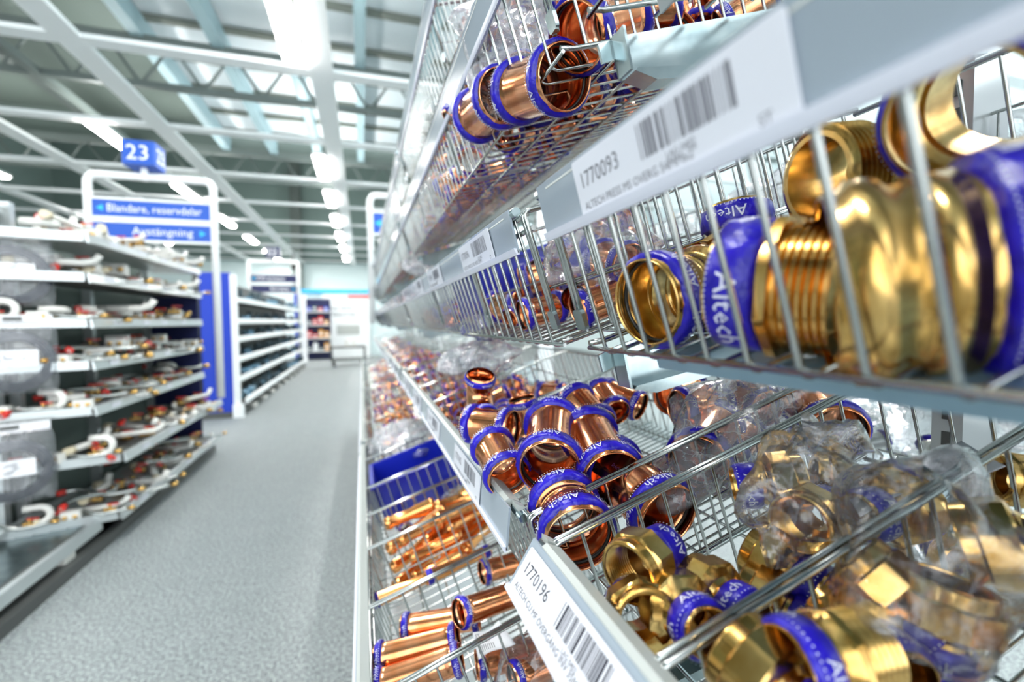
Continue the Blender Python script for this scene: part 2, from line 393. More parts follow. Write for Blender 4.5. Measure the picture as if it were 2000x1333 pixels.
PROF = {  # rear top, front top, strip bottom (x, z from the lens height)
    'A': [((.133, .0965), (.1245, .0955), (.134, .0595))], 'D': [((.133, .3465), (.1245, .3455), (.134, .3095))],
    'E': [((.133, .5925), (.1245, .5915), (.134, .5555))],
    'B': [((.137, -.1745), (.123, -.1710), (.1195, -.2085)), ((.137, -.1745), (.123, -.1700), (.101, -.2035))],
    'C': [((-.0025, -.419), (-.0165, -.417), (-.019, -.455))], 'G': [((-.0025, -.685), (-.0165, -.683), (-.019, -.721))]}
DIV = {('B', 0): [.192, .05, -.12], ('B', 1): [.704, .978, 1.21, 1.43], ('C', 1): [.52, .695, .878, 1.033, 1.203, 1.457],
       ('A', 1): [.60, .98, 1.3], ('D', 1): [.78, 1.2], ('A', 0): [-.1], ('C', 0): [0, .18], ('D', 0): [.0], ('E', 1): [.9]}
EDGE = {}
for s in 'EDABC':
    for b in range(5):
        if s == 'E' and b == 0: continue
        y0, y1 = BAYS[b]; dv = DIV.get((s, b), [y0 + (y1 - y0) * k / 4 for k in (1, 2, 3)] if b < 4 else [y0 + .65])
        EDGE[s, b] = basket(s, b, dv)
def bracket(s, y, label):
    x0, z0 = SHELF[s]; m = MB(); fm = SM(s)
    # tapered side plate under the basket, folded flange below
    def F(a, h): v = fm @ Vector((a, 0, h)); return (v.x, v.z)
    t0, t1 = F(.026, -.0065), F(.46, -.0065); bl, br = (x0 + .034, z0 - .030), (x0 + .46, z0 + .052)
    poly = [t0, t1, br, (x0 + .058, z0 - .032), bl]
    m.prism(poly, y - .0012, y + .0012)
    m.prism([(bl[0] + .006, bl[1] + .002), (br[0], br[1]), (br[0], br[1] - .0022), (x0 + .058, z0 - .0345), (bl[0] + .004, bl[1] - .0005)], y - .018, y + .0012)
    m.prism([t0, bl, (bl[0] + .0022, bl[1]), (t0[0] + .0022, t0[1])], y - .018, y + .0012)
    m.prism([(x0 + .030, z0 + .002), (x0 + .034, z0 - .012), (x0 + .020, z0 - .018), (x0 + .016, z0 - .004)], y + .001, y + .004)
    o = m.build('shelf_bracket', 'galvanised'); o.data.materials[0] = MAT['galvanised']
    tag(o, label, 'shelf bracket', 'steel brackets under the right-hand shelves')
for s in 'EDAB':
    for b in range(5): bracket(s, BAYS[b][1] - .008, 'galvanised steel bracket carrying the %s at the end of the %s' % (SN[s], BN[b]))
for s in 'AD':                                # solid underlay of the nearest bay
    m = MB().box((.185, 0, 0), (.35, 1.20, .0016)).box((.012, 0, -.006), (.002, 1.20, .012))
    o = m.build('underlay_sheet', 'pale_sheet' if s == 'A' else 'grey_sheet', None, SM(s) @ Matrix.Translation((.02, -.31, -.0085)))
    tag(o, 'pale blue-grey sheet lying under the wires of the eye-level basket' if s == 'A' else 'grey metal sheet under the upper basket of the nearest bay', 'shelf sheet')
def uprights():
    m = MB(); m.box((0, 0, 1.05), (.06, .03, 2.1)); m.box((-.1, 0, .05), (.5, .05, .08))
    me = m.mesh('rack_upright', 'shelf_metal'); sl = MB()
    for i in range(60): sl.box((-.031, 0, .2 + i * .03), (.002, .008, .016))
    ms = sl.mesh('slots', 'dark_metal')
    for i, y in enumerate([-.96, .351, 1.661, 2.971, 4.281, 5.591]):
        o = bpy.data.objects.new('rack_upright', me); COL.objects.link(o); o.location = (.66, y, 0)
        c = bpy.data.objects.new('slots', ms); COL.objects.link(c); c.parent = o
        tag(o, 'slotted steel upright of the right rack, %s from the camera' % ['nearest', 'second', 'third', 'fourth', 'fifth', 'farthest'][i], 'rack upright', 'uprights of the right-hand rack')
    m = MB().box((.33, 2.3, .2), (.58, 6.5, .30)).box((.33, 2.3, .05), (.50, 6.5, .1))
    tag(m.build('plinth', 'shelf_metal'), 'low grey steel base plinth under the right-hand rack', 'plinth')
uprights()
# price cards: (shelf, bay, y where the card starts on the reader's left = far end, number, text)
CARDS = [('A', 0, .262, '1770093', 'ALTECH PRESS MS OVERG 54MMx2"'), ('A', 0, -.02, '1770090', 'ALTECH PRESS MS NIPPEL 54MM'),
         ('A', 1, .612, '1770096', 'ALTECH PRESS CU RL 90GR 35MM'), ('A', 1, .93, '1770098', 'ALTECH PRESS CU MUFF 28MM'), ('A', 1, 1.19, '1770101', 'ALTECH PRESS CU T-RÖR 22MM'), ('A', 1, 1.52, '1770105', 'ALTECH PRESS CU 18MM'),
         ('B', 0, .327, '1770196', 'ALTECH CU MF ÖVERGÅNG INV 35MM'), ('B', 0, .13, '1770199', 'ALTECH CU MF ÖVERGÅNG 28MM'),
         ('B', 1, .645, '1770182', 'ALTECH PRESSCU MUFF 54MM'), ('B', 1, .93, '1770184', 'ALTECH PRESSCU MUFF 35MM'), ('B', 1, 1.20, '1770186', 'ALTECH PRESSCU 28MM'), ('B', 1, 1.46, '1770188', 'ALTECH PRESSCU 22MM'),
         ('B', 2, 2.1, '1770190', 'ALTECH PRESSCU 18MM'), ('A', 2, 2.0, '1770110', 'ALTECH PRESS 15MM'), ('A', 2, 2.5, '1770112', 'ALTECH PRESS 12MM')]
for i, (s, b, y, num, tx) in enumerate(CARDS):
    fx, fz, bx, bz, nx, nz = EDGE[s, b]
    up = Vector((fx - bx, 0, fz - bz)).normalized()
    p = Vector((bx, y, bz)) + up * .0022 + Vector((nx, 0, nz)) * .0012
    price_card(p, (0, -1, 0), up, num, tx, 'white price card reading %s in the label strip of the %s' % (num, SN[s]), 'ink' if num in ('1770196', '1770182') else 'ink_grey')
# ---------------- fittings ----------------
def band_parts(root, x, r, wd, detail, txtsize=None):
    n = 28 if detail else 12; m = MB(); rr = random.Random(round(x * 1000) + round(r * 1e4))
    k = 5; vs = []
    prof = [(x - wd / 2 - .0008, r * .865), (x - wd / 2, r * .955), (x - wd / 2 + .0012, r + .0004), (x, r + .0009), (x + wd / 2 - .0012, r + .0004), (x + wd / 2, r * .955), (x + wd / 2 + .0008, r * .865)]
    m.lathe(prof, n, False)
    if detail: m.v = [(v[0] + rr.uniform(-.0005, .0005), v[1] * (1 + rr.uniform(-.004, .012)), v[2] * (1 + rr.uniform(-.004, .012))) for v in m.v]
    o = m.build('blue_band', 'band', root)
    if detail:
        ts = txtsize or wd * .80; vs, fs = text_mesh('Altech', ts, res=1); wdt = max(v[0] for v in vs); tm = MB()
        cnt = max(1, int(2 * PI * r / (wdt * 1.45))); step = 2 * PI / cnt
        R = r * 1.012 + .0014
        for c in range(cnt):
            vv = [(x - ts * .30 + v[1], R * cos(c * step + v[0] / r), R * sin(c * step + v[0] / r)) for v in vs]
            tm.add(vv, fs)
        nd = int(2 * PI * r / .0026)
        for c in range(nd):
            a = 2 * PI * c / nd; h = .0008; xx = x - wd * .42
            tm.add([(xx - h / 2, R * cos(a), R * sin(a)), (xx + h / 2, R * cos(a), R * sin(a)), (xx + h / 2, R * cos(a + h / r), R * sin(a + h / r)), (xx - h / 2, R * cos(a + h / r), R * sin(a + h / r))], [(0, 1, 2, 3)])
        tm.build('lettering', 'lettering', o)
def press_end(x0, sgn, r):                   # outer profile of a press socket, from the rim inwards along the body
    q = r / .033
    return [(x0, .0290 * q), (x0 - sgn * .0012 * q, .0298 * q), (x0 - sgn * .004 * q, .0298 * q), (x0 - sgn * .006 * q, .0325 * q), (x0 - sgn * .010 * q, .033 * q), (x0 - sgn * .0135 * q, .032 * q), (x0 - sgn * .016 * q, .0292 * q), (x0 - sgn * .028 * q, .0288 * q)]
def inner_end(x0, sgn, r):
    q = r / .033
    return [(x0, .0284 * q), (x0 - sgn * .004 * q, .0282 * q), (x0 - sgn * .006 * q, .0308 * q), (x0 - sgn * .010 * q, .0313 * q), (x0 - sgn * .0135 * q, .0300 * q), (x0 - sgn * .016 * q, .0279 * q), (x0 - sgn * .030 * q, .0275 * q)]
def mk_coupling(r, L, m='copper', detail=True, bands=2, name='press_coupling', neck=1.0):
    h = L / 2; q = r / .033; n = 40 if detail else 14
    a = press_end(h, 1, r); b = press_end(-h, -1, r)
    mid = [(h * .2, .0284 * q * neck), (0, .0282 * q * neck), (-h * .2, .0284 * q * neck)]
    ia = inner_end(h, 1, r); ib = inner_end(-h, -1, r)
    stop = [(.002, .0270 * q * neck), (.0, .0245 * q * neck), (-.002, .0270 * q * neck)]
    prof = a + mid + b[::-1] + ib + stop[::-1] + ia[::-1]
    o = MB().lathe(prof, n).build(name, m)
    for sg in ((1, -1) if bands == 2 else (1,)):
        band_parts(o, sg * (h - .0112 * q), .0333 * q, .0130 * q, detail)
        if detail:
            MB().tube([(sg * (h - .010 * q), .0285 * q * cos(t), .0285 * q * sin(t)) for t in [i * PI / 14 for i in range(28)]], .0016 * q, 6, closed=True).build('o_ring', 'rubber', o)
    if detail and r > .02:
        vs, fs = text_mesh('DVGW  ' + '%d' % round(r * 1640), .005 * q, res=1); R = .0288 * q * neck
        MB().add([(-.012 * q + v[0], R * 1.004 * cos(v[1] / R + .9), R * 1.004 * sin(v[1] / R + .9)) for v in vs], fs).build('stamp', 'stamp', o)
    return o
def mk_reducer(r, L, m='copper_raw', detail=True, bands=False):
    h = L / 2; n = 24 if detail else 12; r2 = r * .8
    prof = [(h, r * .93), (h - .002, r), (h - .006, r * 1.08), (h - .009, r * 1.08), (h - .012, r), (h * .25, r * .97), (h * .05, r2), (-h + .016, r2), (-h + .012, r2 * 1.15), (-h + .008, r2 * 1.18), (-h + .004, r2 * 1.05), (-h, r2),
            (-h, r2 * .88), (h * .05, r2 * .88), (h * .25, r * .87), (h, r * .87)]
    o = MB().lathe(prof, n).build('slim_coupling', m)
    if bands:
        band_parts(o, h - .008, r * 1.1, .010, False); band_parts(o, -h + .008, r2 * 1.2, .010, False)
    return o
def mk_elbow(r, m='copper', detail=True, R=None):
    q = r / .033; R = R or r * 1.25; n = 28 if detail else 10; arm = .030 * q
    def ring(i, rad, t):   # position along: straight in, bend, straight out
        pass
    m_ = MB()
    segs = 7 if detail else 4
    path = []; rads = []
    for d_, rr in ((0, .029), (.002, .0298), (.005, .0325), (.009, .033), (.013, .032), (.016, .0292), (.028, .0288)):
        path.append(Vector((R + arm - d_ * q, 0, 0)) if False else Vector((arm - d_ * q, 0, -R))); rads.append(rr * q)
    for i in range(segs + 1):
        t = PI / 2 * i / segs; path.append(Vector((-R * sin(t), 0, -R * cos(t)))); rads.append(.0288 * q)
    for d_, rr in ((.028, .0288), (.016, .0292), (.013, .032), (.009, .033), (.005, .0325), (.002, .0298), (0, .029)):
        path.append(Vector((-R, 0, arm - d_ * q))); rads.append(rr * q)
    # shift so the bend sits near the origin
    path = [p + Vector((R * .6, 0, R * .6)) for p in path]
    m_.tube(path, rads, n, False); m_.tube(path, [x * .94 for x in rads], n, False)
    o = m_.build('copper_elbow', m)
    for P, D in ((path[0], Vector((-1, 0, 0))), (path[-1], Vector((0, 0, -1)))):
        c = MB(); c.lathe([(-.007 * q, .0328 * q), (-.005 * q, .0342 * q), (.0, .0344 * q), (.005 * q, .0342 * q), (.007 * q, .0328 * q)], n, False)
        mt = lookx(P + D * .0105 * q, D); c.v = [tuple(mt @ Vector(v)) for v in c.v]; bo = c.build('blue_band', 'band', o)
        if detail:
            ts = .010 * q; vs, fs = text_mesh('Altech', ts, res=1); wdt = max(v[0] for v in vs); cnt = max(1, int(2 * PI * r / (wdt * 1.45))); tm = MB(); RR = .0352 * q
            for k in range(cnt): tm.add([(v[1] - ts * .35, RR * cos(k * 2 * PI / cnt + v[0] / RR), RR * sin(k * 2 * PI / cnt + v[0] / RR)) for v in vs], fs)
            tm.v = [tuple(mt @ Vector(v)) for v in tm.v]; tm.build('lettering', 'lettering', bo)
    return o
def mk_hexad(r, detail=True, inside=True, m='brass'):
    """brass adapter: hexagon nut with inner thread at +x, banded press socket at -x; r is the nut radius"""
    n = 80 if detail else 24; q = r / .022
    prof = [(.0262, .0192), (.0265, .0200), (.0262, .0214), (.0252, .0220), (.0185, .0220), (.0180, .0228), (.0170, .0236), (.0025, .0236), (.0010, .0222), (-.001, .0168), (-.0035, .0148), (-.006, .0150), (-.0085, .0163), (-.012, .0168), (-.020, .0166), (-.0225, .0158), (-.0245, .0150), (-.026, .0148),
            (-.026, .0136), (-.004, .0126), (0, .0160)]
    x = .002; th = []
    while x < .0245: th += [(x, .0172), (x + .0012, .0190)]; x += .0022
    prof = [(a * q, b * q) for a, b in prof + th]
    o = MB().lathe(prof, n, True, None, (.0020 * q, .0175 * q, .0230 * q, 8)).build('hex_adapter', m); sharp(o, 18)
    band_parts(o, -.0150 * q, .0172 * q, .0165 * q, detail, .0095 * q)
    return o
def mk_male(r, L, detail=True, m='brass', band=True, hexw=True):
    """brass adapter: open threaded spigot at +x, collar, press socket with blue band at -x"""
    h = L / 2; n = 44 if detail else 16; out = []; x = h - .002; q = r / .033
    out = [(h, r * .86), (h - .001, r * .90)]
    while x > h - L * .40: out += [(x, r * .985), (x - .0012, r * .915), (x - .0024, r * .915)]; x -= .0034
    c0 = h - L * .43; c1 = h - L * .54
    out += [(c0, r * .92), (c0 - .0006, r * 1.04), (c1 + .001, r * 1.04), (c1, r * .98)] if hexw else []
    be = -h
    out += [(c1 - .004, r * .86), (be + .022 * q, r * .86), (be + .016 * q, r * .88), (be + .0135 * q, r * .97), (be + .010 * q, r), (be + .006 * q, r * .985), (be + .004 * q, r * .90), (be, r * .88)]
    inn = [(be, r * .83), (be + .004 * q, r * .84), (be + .010 * q, r * .93), (be + .016 * q, r * .83), (0, r * .81), (.002, r * .76), (h, r * .76)]
    o = MB().lathe(out + inn, n, True, None, (c1 - .001, c0 + .001, r * 1.0, 8) if hexw else None).build('threaded_adapter', m); sharp(o, 30)
    if band: band_parts(o, be + .014 * q, r * 1.01, .022 * q, detail, .015 * q)
    return o
def mk_ring(r, m='brass'):
    return MB().lathe([(.02, r * .9), (.021, r), (-.02, r), (-.021, r * .96), (-.02, r * .9)], 40).build('pipe_socket', m)
PROTO = {}
def proto(key, fn): 
    if key not in PROTO:
        o = fn(); PROTO[key] = [o, False, None]
    return PROTO[key]
def inst(key, fn, mw, label, cat, group=None):
    P = proto(key, fn)
    if not P[1]: o = P[0]; P[1] = True
    else:
        src = P[0]; o = src.copy(); COL.objects.link(o)
        for c in list(P[2]):
            d = c[0].copy(); COL.objects.link(d); d.parent = o; d.matrix_parent_inverse = Matrix(); 
            for g in c[1]:
                e = g.copy(); COL.objects.link(e); e.parent = d
        for k in ('group',):
            if k in o: del o[k]
    if P[2] is None: P[2] = [(c, list(c.children)) for c in o.children]
    o.matrix_world = mw; return tag(o, label, cat, group)
KINDS = {  # key: (builder, radius, half length, category)
    'c54': (lambda d: mk_coupling(.0330, .102, detail=d), .033, .051, 'press coupling'),
    'c54s': (lambda d: mk_coupling(.0330, .066, detail=d), .033, .033, 'press coupling'),
    'c42': (lambda d: mk_coupling(.0245, .066, detail=d), .0245, .033, 'press coupling'),
    'c35': (lambda d: mk_coupling(.0200, .060, detail=d), .020, .030, 'press coupling'),
    'c28': (lambda d: mk_coupling(.0165, .050, detail=d), .0165, .025, 'press coupling'),
    'slip': (lambda d: mk_coupling(.0195, .108, detail=d, name='long_coupling'), .0195, .054, 'long press coupling'),
    'e35': (lambda d: mk_elbow(.0200, detail=d), .026, .022, 'press elbow'),
    'e28': (lambda d: mk_elbow(.0155, detail=d), .021, .018, 'press elbow'),
    'slim': (lambda d: mk_reducer(.0155, .110, detail=d), .0155, .055, 'slim coupling'),
    'slimb': (lambda d: mk_reducer(.0110, .120, detail=d, bands=True), .012, .06, 'slim coupling'),
    'hex': (lambda d: mk_hexad(.0215, d), .0235, .026, 'hex adapter'),
    'hexs': (lambda d: mk_hexad(.0175, d), .019, .021, 'hex adapter'),
    'male54': (lambda d: mk_male(.0330, .058, d), .033, .029, 'threaded adapter'),
    'male35': (lambda d: mk_male(.0200, .050, d), .020, .025, 'threaded adapter'),
    'tube54': (lambda d: mk_male(.0330, .060, d, band=False, hexw=False), .033, .03, 'threaded adapter'),
}
PLACED = {s: [] for s in SHELF}              # spheres in shelf coordinates: (a, y, h, r)
def note(shelf, mw, r, hl):
    iv = INV[shelf]; n = max(2, int(math.ceil(2 * hl / r))); 
    for i in range(n):
        t = -1 + 2 * i / (n - 1); p = iv @ (mw @ Vector((t * max(hl - r * .8, 0), 0, 0))); PLACED[shelf].append((p.x, p.y, p.z, r * .96))
def hero(key, shelf, p1, p2, label, detail=True, roll=0, group=None, at=0.):
    """open end (+x) at photo point p1=(x, y, depth), the other end towards p2; at=0: +x end on p1, .5: centred between"""
    fn, r, hl, cat = KINDS[key]; A, B = PT(*p1), PT(*p2); d = (A - B).normalized()
    c = A - d * hl if at == 0. else (A + B) / 2
    mw = lookx(c, d, roll); note(shelf, mw, r, hl)
    return inst((key, detail), lambda: fn(detail), mw, label, cat, group)
def pile(shelf, a0, a1, y0, y1, keys, n, label, group, detail=False, maxh=.16, flat=.25, rnd=None, along=None):
    """heap n fittings into one compartment, each on the lowest free spot"""
    R = random.Random(rnd if rnd is not None else label); got = 0; sph = [q for q in PLACED[shelf] if y0 - .08 < q[1] < y1 + .08]
    mfr = SM(shelf)
    for it in range(n):
        key = R.choice(keys); fn, r, hl, cat = KINDS[key]; best = None
        for tr in range(14):
            yaw = (along + R.gauss(0, .22)) if along is not None else R.uniform(0, 2 * PI); pit = R.uniform(-flat, flat)
            d = Vector((cos(yaw) * cos(pit), sin(yaw) * cos(pit), sin(pit))); ex, ey = abs(d.x) * (hl - r * .8) + r, abs(d.y) * (hl - r * .8) + r
            if a1 - a0 < 2 * ex or y1 - y0 < 2 * ey: continue
            a, y = R.uniform(a0 + ex, a1 - ex), R.uniform(y0 + ey, y1 - ey); k = max(2, int(math.ceil(2 * hl / r)))
            offs = [d * ((-1 + 2 * i / (k - 1)) * max(hl - r * .8, 0)) for i in range(k)]
            h = max(r * 1.02 - o.z for o in offs)
            for o in offs:
                for q in sph:
                    dd = (a + o.x - q[0]) ** 2 + (y + o.y - q[1]) ** 2; rs = (r + q[3]) * .97
                    if dd < rs * rs: h = max(h, q[2] + math.sqrt(rs * rs - dd) - o.z)
            if best is None or h < best[0]: best = (h, a, y, d, offs)
        if not best or best[0] > maxh: continue
        h, a, y, d, offs = best
        for o in offs: t = (a + o.x, y + o.y, h + o.z, r * .96); sph.append(t); PLACED[shelf].append(t)
        wd = mfr.to_3x3() @ d; mw = lookx(mfr @ Vector((a, y, h)), wd, R.uniform(0, 6))
        inst((key, detail), lambda: fn(detail), mw, label % {'k': ('brass' if key[0] in 'hmt' else 'copper') + ' ' + cat}, cat, group)
        got += 1
    return got
# ---- heroes: copper couplings in the lower basket of the second bay
G1 = 'large copper couplings in the focused lower basket'
hero('c54', 'B', (1074, 917, .452), (1080, 838, .53), 'large upright copper coupling with two blue bands, its mouth facing the lens at the centre', group=G1)
hero('c54', 'B', (1198, 938, .445), (1160, 868, .51), 'large copper coupling right of the upright central one, leaning to the right', roll=.6, group=G1)
hero('c54', 'B', (1308, 1012, .405), (1222, 935, .465), 'large copper coupling with a wide dark mouth behind the double divider bars', roll=1.4, group=G1)
hero('c54s', 'B', (1134, 1056, .385), (1106, 996, .43), 'large copper coupling lying in front by the label rail, dark red inside', roll=.3, group=G1)
hero('c42', 'B', (1172, 835, .545), (1118, 775, .60), 'mid-size copper coupling under the third divider bar behind the central coupling', roll=2.)
hero('c35', 'B', (1176, 762, .640), (1262, 800, .60), 'copper coupling with dark blue bands at both ends left of the clear bag')
hero('c35', 'B', (1018, 778, .625), (1030, 832, .63), 'copper coupling with its mouth open upward beyond the divider bar')
hero('c42', 'B', (1003, 838, .565), (905, 826, .60), 'copper coupling lying sideways left of the central one, blue band to the right', roll=.5)
hero('c42', 'B', (995, 935, .47), (968, 885, .51), 'copper coupling pressed against the label rail, blue bands showing left of the central one', roll=.8)
hero('e35', 'B', (945, 800, .60), (930, 760, .64), 'copper elbow with a blue band lying behind the sideways coupling')
hero('c35', 'B', (1205, 808, .585), (1180, 775, .62), 'small dark copper coupling with its mouth facing forward under the divider bar')
# bagged couplings
G2 = 'copper couplings inside the clear bag'
hero('c42', 'B', (1322, 800, .545), (1420, 785, .56), 'copper coupling lying crosswise in the middle of the clear bag', roll=.2, group=G2)
hero('c54', 'B', (1362, 905, .475), (1392, 838, .54), 'large copper coupling standing in the lower part of the clear bag', roll=.9, group=G2)
hero('c54', 'B', (1636, 850, .475), (1585, 790, .54), 'large copper coupling with a round dark mouth at the right end of the clear bag', roll=.1, group=G2)
hero('c42', 'B', (1500, 800, .55), (1440, 770, .60), 'copper coupling with a blue band near the top right of the clear bag', roll=.7, group=G2)
hero('c42', 'B', (1300, 780, .62), (1370, 750, .66), 'copper coupling at the top left corner of the clear bag', roll=.4, group=G2)
hero('c42', 'B', (1415, 895, .52), (1460, 840, .56), 'copper coupling with a blue band low in the clear bag, right of the standing one', roll=.7, group=G2)
# brass adapters in the nearest bay of the lower shelf
G3 = 'loose brass hex adapters in the lower basket'
hero('hex', 'B', (1224, 1122, .312), (1305, 1066, .345), 'brass hex adapter with threaded mouth facing the lens, touching the divider', roll=.2, group=G3)
hero('hex', 'B', (1268, 1225, .280), (1232, 1180, .322), 'brass hex adapter by the label rail, wide mouth turned to the right', roll=.5, group=G3)
hero('hex', 'B', (1300, 1170, .315), (1352, 1212, .283), 'brass hex adapter showing its small open socket and blue band', roll=.9, group=G3)
hero('hex', 'B', (1352, 1140, .33), (1435, 1190, .297), 'brass hex adapter with a bright blue band turned to the lens', roll=.1, group=G3)
hero('hex', 'B', (1472, 1068, .352), (1560, 1125, .325), 'brass hex adapter standing tilted under the bagged ones, ribbed gold nut', roll=.4, group=G3)
hero('hex', 'B', (1440, 1150, .33), (1510, 1190, .315), 'brass hex adapter behind the bright blue band, half hidden', roll=.7, group=G3)
hero('hex', 'B', (1430, 1262, .238), (1500, 1330, .222), 'blurred brass hex adapter in front of the nearest divider bar', roll=.7, group=G3)
hero('male35', 'B', (1700, 1270, .225), (1560, 1300, .215), 'brass adapter with a broad blue band at the bottom edge of the view', roll=.3, group=G3)
hero('hex', 'B', (1640, 1200, .275), (1700, 1260, .25), 'dark blue-banded brass adapter lying below the bagged brass', roll=.3, group=G3)
G4 = 'brass adapters inside the clear bags'
hero('hex', 'B', (1572, 942, .36), (1478, 948, .37), 'bagged brass adapter with its small open socket and blue band to the left', roll=.2, group=G4)
hero('hex', 'B', (1585, 935, .395), (1660, 950, .385), 'bagged brass hex adapter at the upper right of the clear brass bag', roll=.8, group=G4)
hero('hex', 'B', (1560, 1025, .325), (1625, 985, .36), 'bagged brass hex adapter with ribbed thread hanging lowest in its bag', roll=.5, group=G4)
hero('hex', 'B', (1790, 985, .32), (1700, 1005, .31), 'bagged brass adapter with open socket and blue band right of the clear brass bag', roll=.1, group=G4)
hero('hex', 'B', (1870, 1060, .265), (1990, 1060, .25), 'dark brass adapter at the right edge with its rim turned left', roll=.1, group=G4)
hero('hex', 'B', (1660, 1095, .28), (1740, 1170, .265), 'blurred bagged brass adapter behind the nearest wires', roll=.6, group=G4)
hero('hex', 'B', (1850, 1130, .25), (1830, 1230, .25), 'blurred brass adapter with a dark blue band at lower right', roll=.6, group=G4)
hero('hexs', 'B', (1930, 930, .33), (1990, 940, .33), 'small adapter with blue band in the far right bag', roll=.2, group=G4)
# brass adapters in the eye-level basket, nearest bay
G5 = 'large brass fittings behind the eye-level wires'
hero('c54b', 'A', (1262, 590, .325), (1385, 556, .285), 'open brass coupling with a blue band, leftmost behind the near wires', roll=.2, group=G5) if False else None
KINDS['b54'] = (lambda d: mk_coupling(.0330, .066, m='brass', detail=d, bands=1, name='brass_coupling'), .033, .033, 'press coupling')
hero('b54', 'A', (1258, 592, .318), (1372, 566, .345), 'open brass coupling with a blue band, leftmost behind the near wires', roll=.2, group=G5)
hero('male54', 'A', (1668, 566, .212), (1440, 556, .250), 'brass threaded adapter with a wide dark blue band in the middle of the near wires', roll=.9, group=G5)
hero('tube54', 'A', (1592, 350, .295), (1735, 335, .300), 'brass threaded spigot lying on top, its round mouth open to the left', roll=.1, group=G5)
KINDS['b54n'] = (lambda d: mk_coupling(.0430, .068, m='brass', detail=d, bands=1, name='brass_coupling', neck=1.08), .043, .034, 'press coupling')
hero('b54n', 'A', (2050, 515, .168), (1730, 550, .190), 'very near blurred brass adapter with a blue band at the right edge', roll=.1, group=G5)
hero('male54', 'A', (1990, 165, .225), (1880, 225, .208), 'blurred dark brass fitting with a deep blue band at the upper right', roll=.1, group=G5)
KINDS['male42'] = (lambda d: mk_male(.0265, .050, d), .0265, .025, 'threaded adapter')
hero('male42', 'A', (1450, 520, .38), (1432, 385, .385), 'small brass adapter whose blue band faces the lens behind the spigot', roll=1.0, group=G5)
# upper shelf, second bay
G6 = 'copper couplings behind the upper wires'
hero('c54', 'D', (1122, 75, .430), (1190, 48, .465), 'shiny copper coupling with open rim beside the upper bracket', roll=.2, group=G6)
hero('c54', 'D', (1105, 150, .438), (1030, 175, .50), 'copper coupling with a blue band and dark mouth below the shiny one', roll=1.1, group=G6)
hero('c54', 'D', (985, 185, .52), (935, 225, .60), 'bagged copper coupling behind the upper wires, left of the dark mouth', roll=1.1, group=G6)
hero('c42', 'D', (885, 240, .72), (915, 200, .72), 'copper coupling with an orange glint left of the upper clear bag', roll=.5)
# bottom shelf couplings, second bay
G7 = 'long copper couplings in the bottom basket'
hero('slip', 'C', (738, 1288, .60), (893, 1248, .605), 'long copper coupling with blue bands at both ends, nearest on the bottom shelf but one', at=.5, roll=.3, group=G7)
hero('slip', 'C', (745, 1338, .565), (890, 1290, .575), 'long copper coupling lying lowest at the bottom edge of the view', at=.5, roll=.9, group=G7)
hero('slip', 'C', (792, 1228, .645), (930, 1205, .65), 'long copper coupling with a blue band, third from the bottom edge', at=.5, roll=1.2, group=G7)
hero('slip', 'C', (894, 1200, .60), (1010, 1160, .66), 'long copper coupling with its round mouth open to the left', roll=.3, group=G7)
hero('slip', 'C', (940, 1120, .74), (1040, 1090, .78), 'long copper coupling with blue band just under the label strip', roll=.3, group=G7)
hero('slimb', 'C', (738, 1172, .77), (850, 1122, .80), 'slim copper tube with blue band along the divider bar, left one', at=.5)
hero('slimb', 'C', (845, 1125, .78), (945, 1080, .82), 'slim copper tube with blue band along the divider bar, right one', at=.5)
hero('slip', 'C', (930, 1300, .60), (1050, 1270, .62), 'copper coupling under the paper label in the bottom basket', roll=.3, group=G7)
hero('slip', 'C', (1000, 1330, .55), (1090, 1290, .58), 'bagged copper coupling beside the near price card', roll=.6, group=G7)
# ---- clear bags
def bag(name, p, size, rotz, m, label, seed, cat='plastic bag', mw=None):
    R = random.Random(seed); n, k = 40, 24; vs = []
    ph = [(R.uniform(1, 4), R.uniform(0, 6), R.uniform(2, 6), R.uniform(0, 6), R.uniform(.05, .13)) for _ in range(6)]
    for i in range(k + 1):
        th = PI * i / k
        for j in range(n):
            f = 2 * PI * j / n; s_ = 1
            for a, b, c, d, e in ph: s_ += e * sin(a * round(1.5 * a) * f / a + b) * sin(c * th + d)
            s_ += R.uniform(-.025, .025)
            x = sin(th) * cos(f) * s_; y = sin(th) * sin(f) * s_; z = cos(th) * s_ * (1 if cos(th) > 0 else .6)
            # pinch one end into a loose neck
            if x > .75: z *= .5; x *= 1.15
            vs.append((x * size[0], y * size[1], z * size[2]))
    fs = []
    for i in range(k):
        for j in range(n): fs.append((i * n + j, (i + 1) * n + j, (i + 1) * n + (j + 1) % n, i * n + (j + 1) % n))
    mb = MB().add(vs, fs, True)
    o = mb.build(name, m, None, mw or (Matrix.Translation(p) @ Matrix.Rotation(rotz, 4, 'Z') @ Matrix.Rotation(-TILT * .8, 4, 'Y')))
    return tag(o, label, cat)
bag('clear_bag', PT(1450, 842, .535), (.145, .062, .062), .35, 'cloudy_clear_bag', 'clear crinkled bag of copper couplings in the lower basket', 3)
bag('clear_bag', PT(1590, 975, .345), (.058, .036, .052), .1, 'clear_bag', 'clear bag of brass adapters hung over the double divider bars', 5)
bag('clear_bag', PT(1800, 1085, .27), (.075, .045, .055), .5, 'thin_bag', 'thin clear bag of brass adapters at lower right behind the near wires', 8)
bag('clear_bag', PT(1020, 150, .57), (.05, .07, .062), .9, 'cloudy_clear_bag', 'clear bag of copper couplings behind the upper wires', 12)
bag('clear_bag', PT(985, 60, .62), (.05, .07, .05), .5, 'cloudy_clear_bag', 'second clear bag above the copper behind the upper wires', 13)
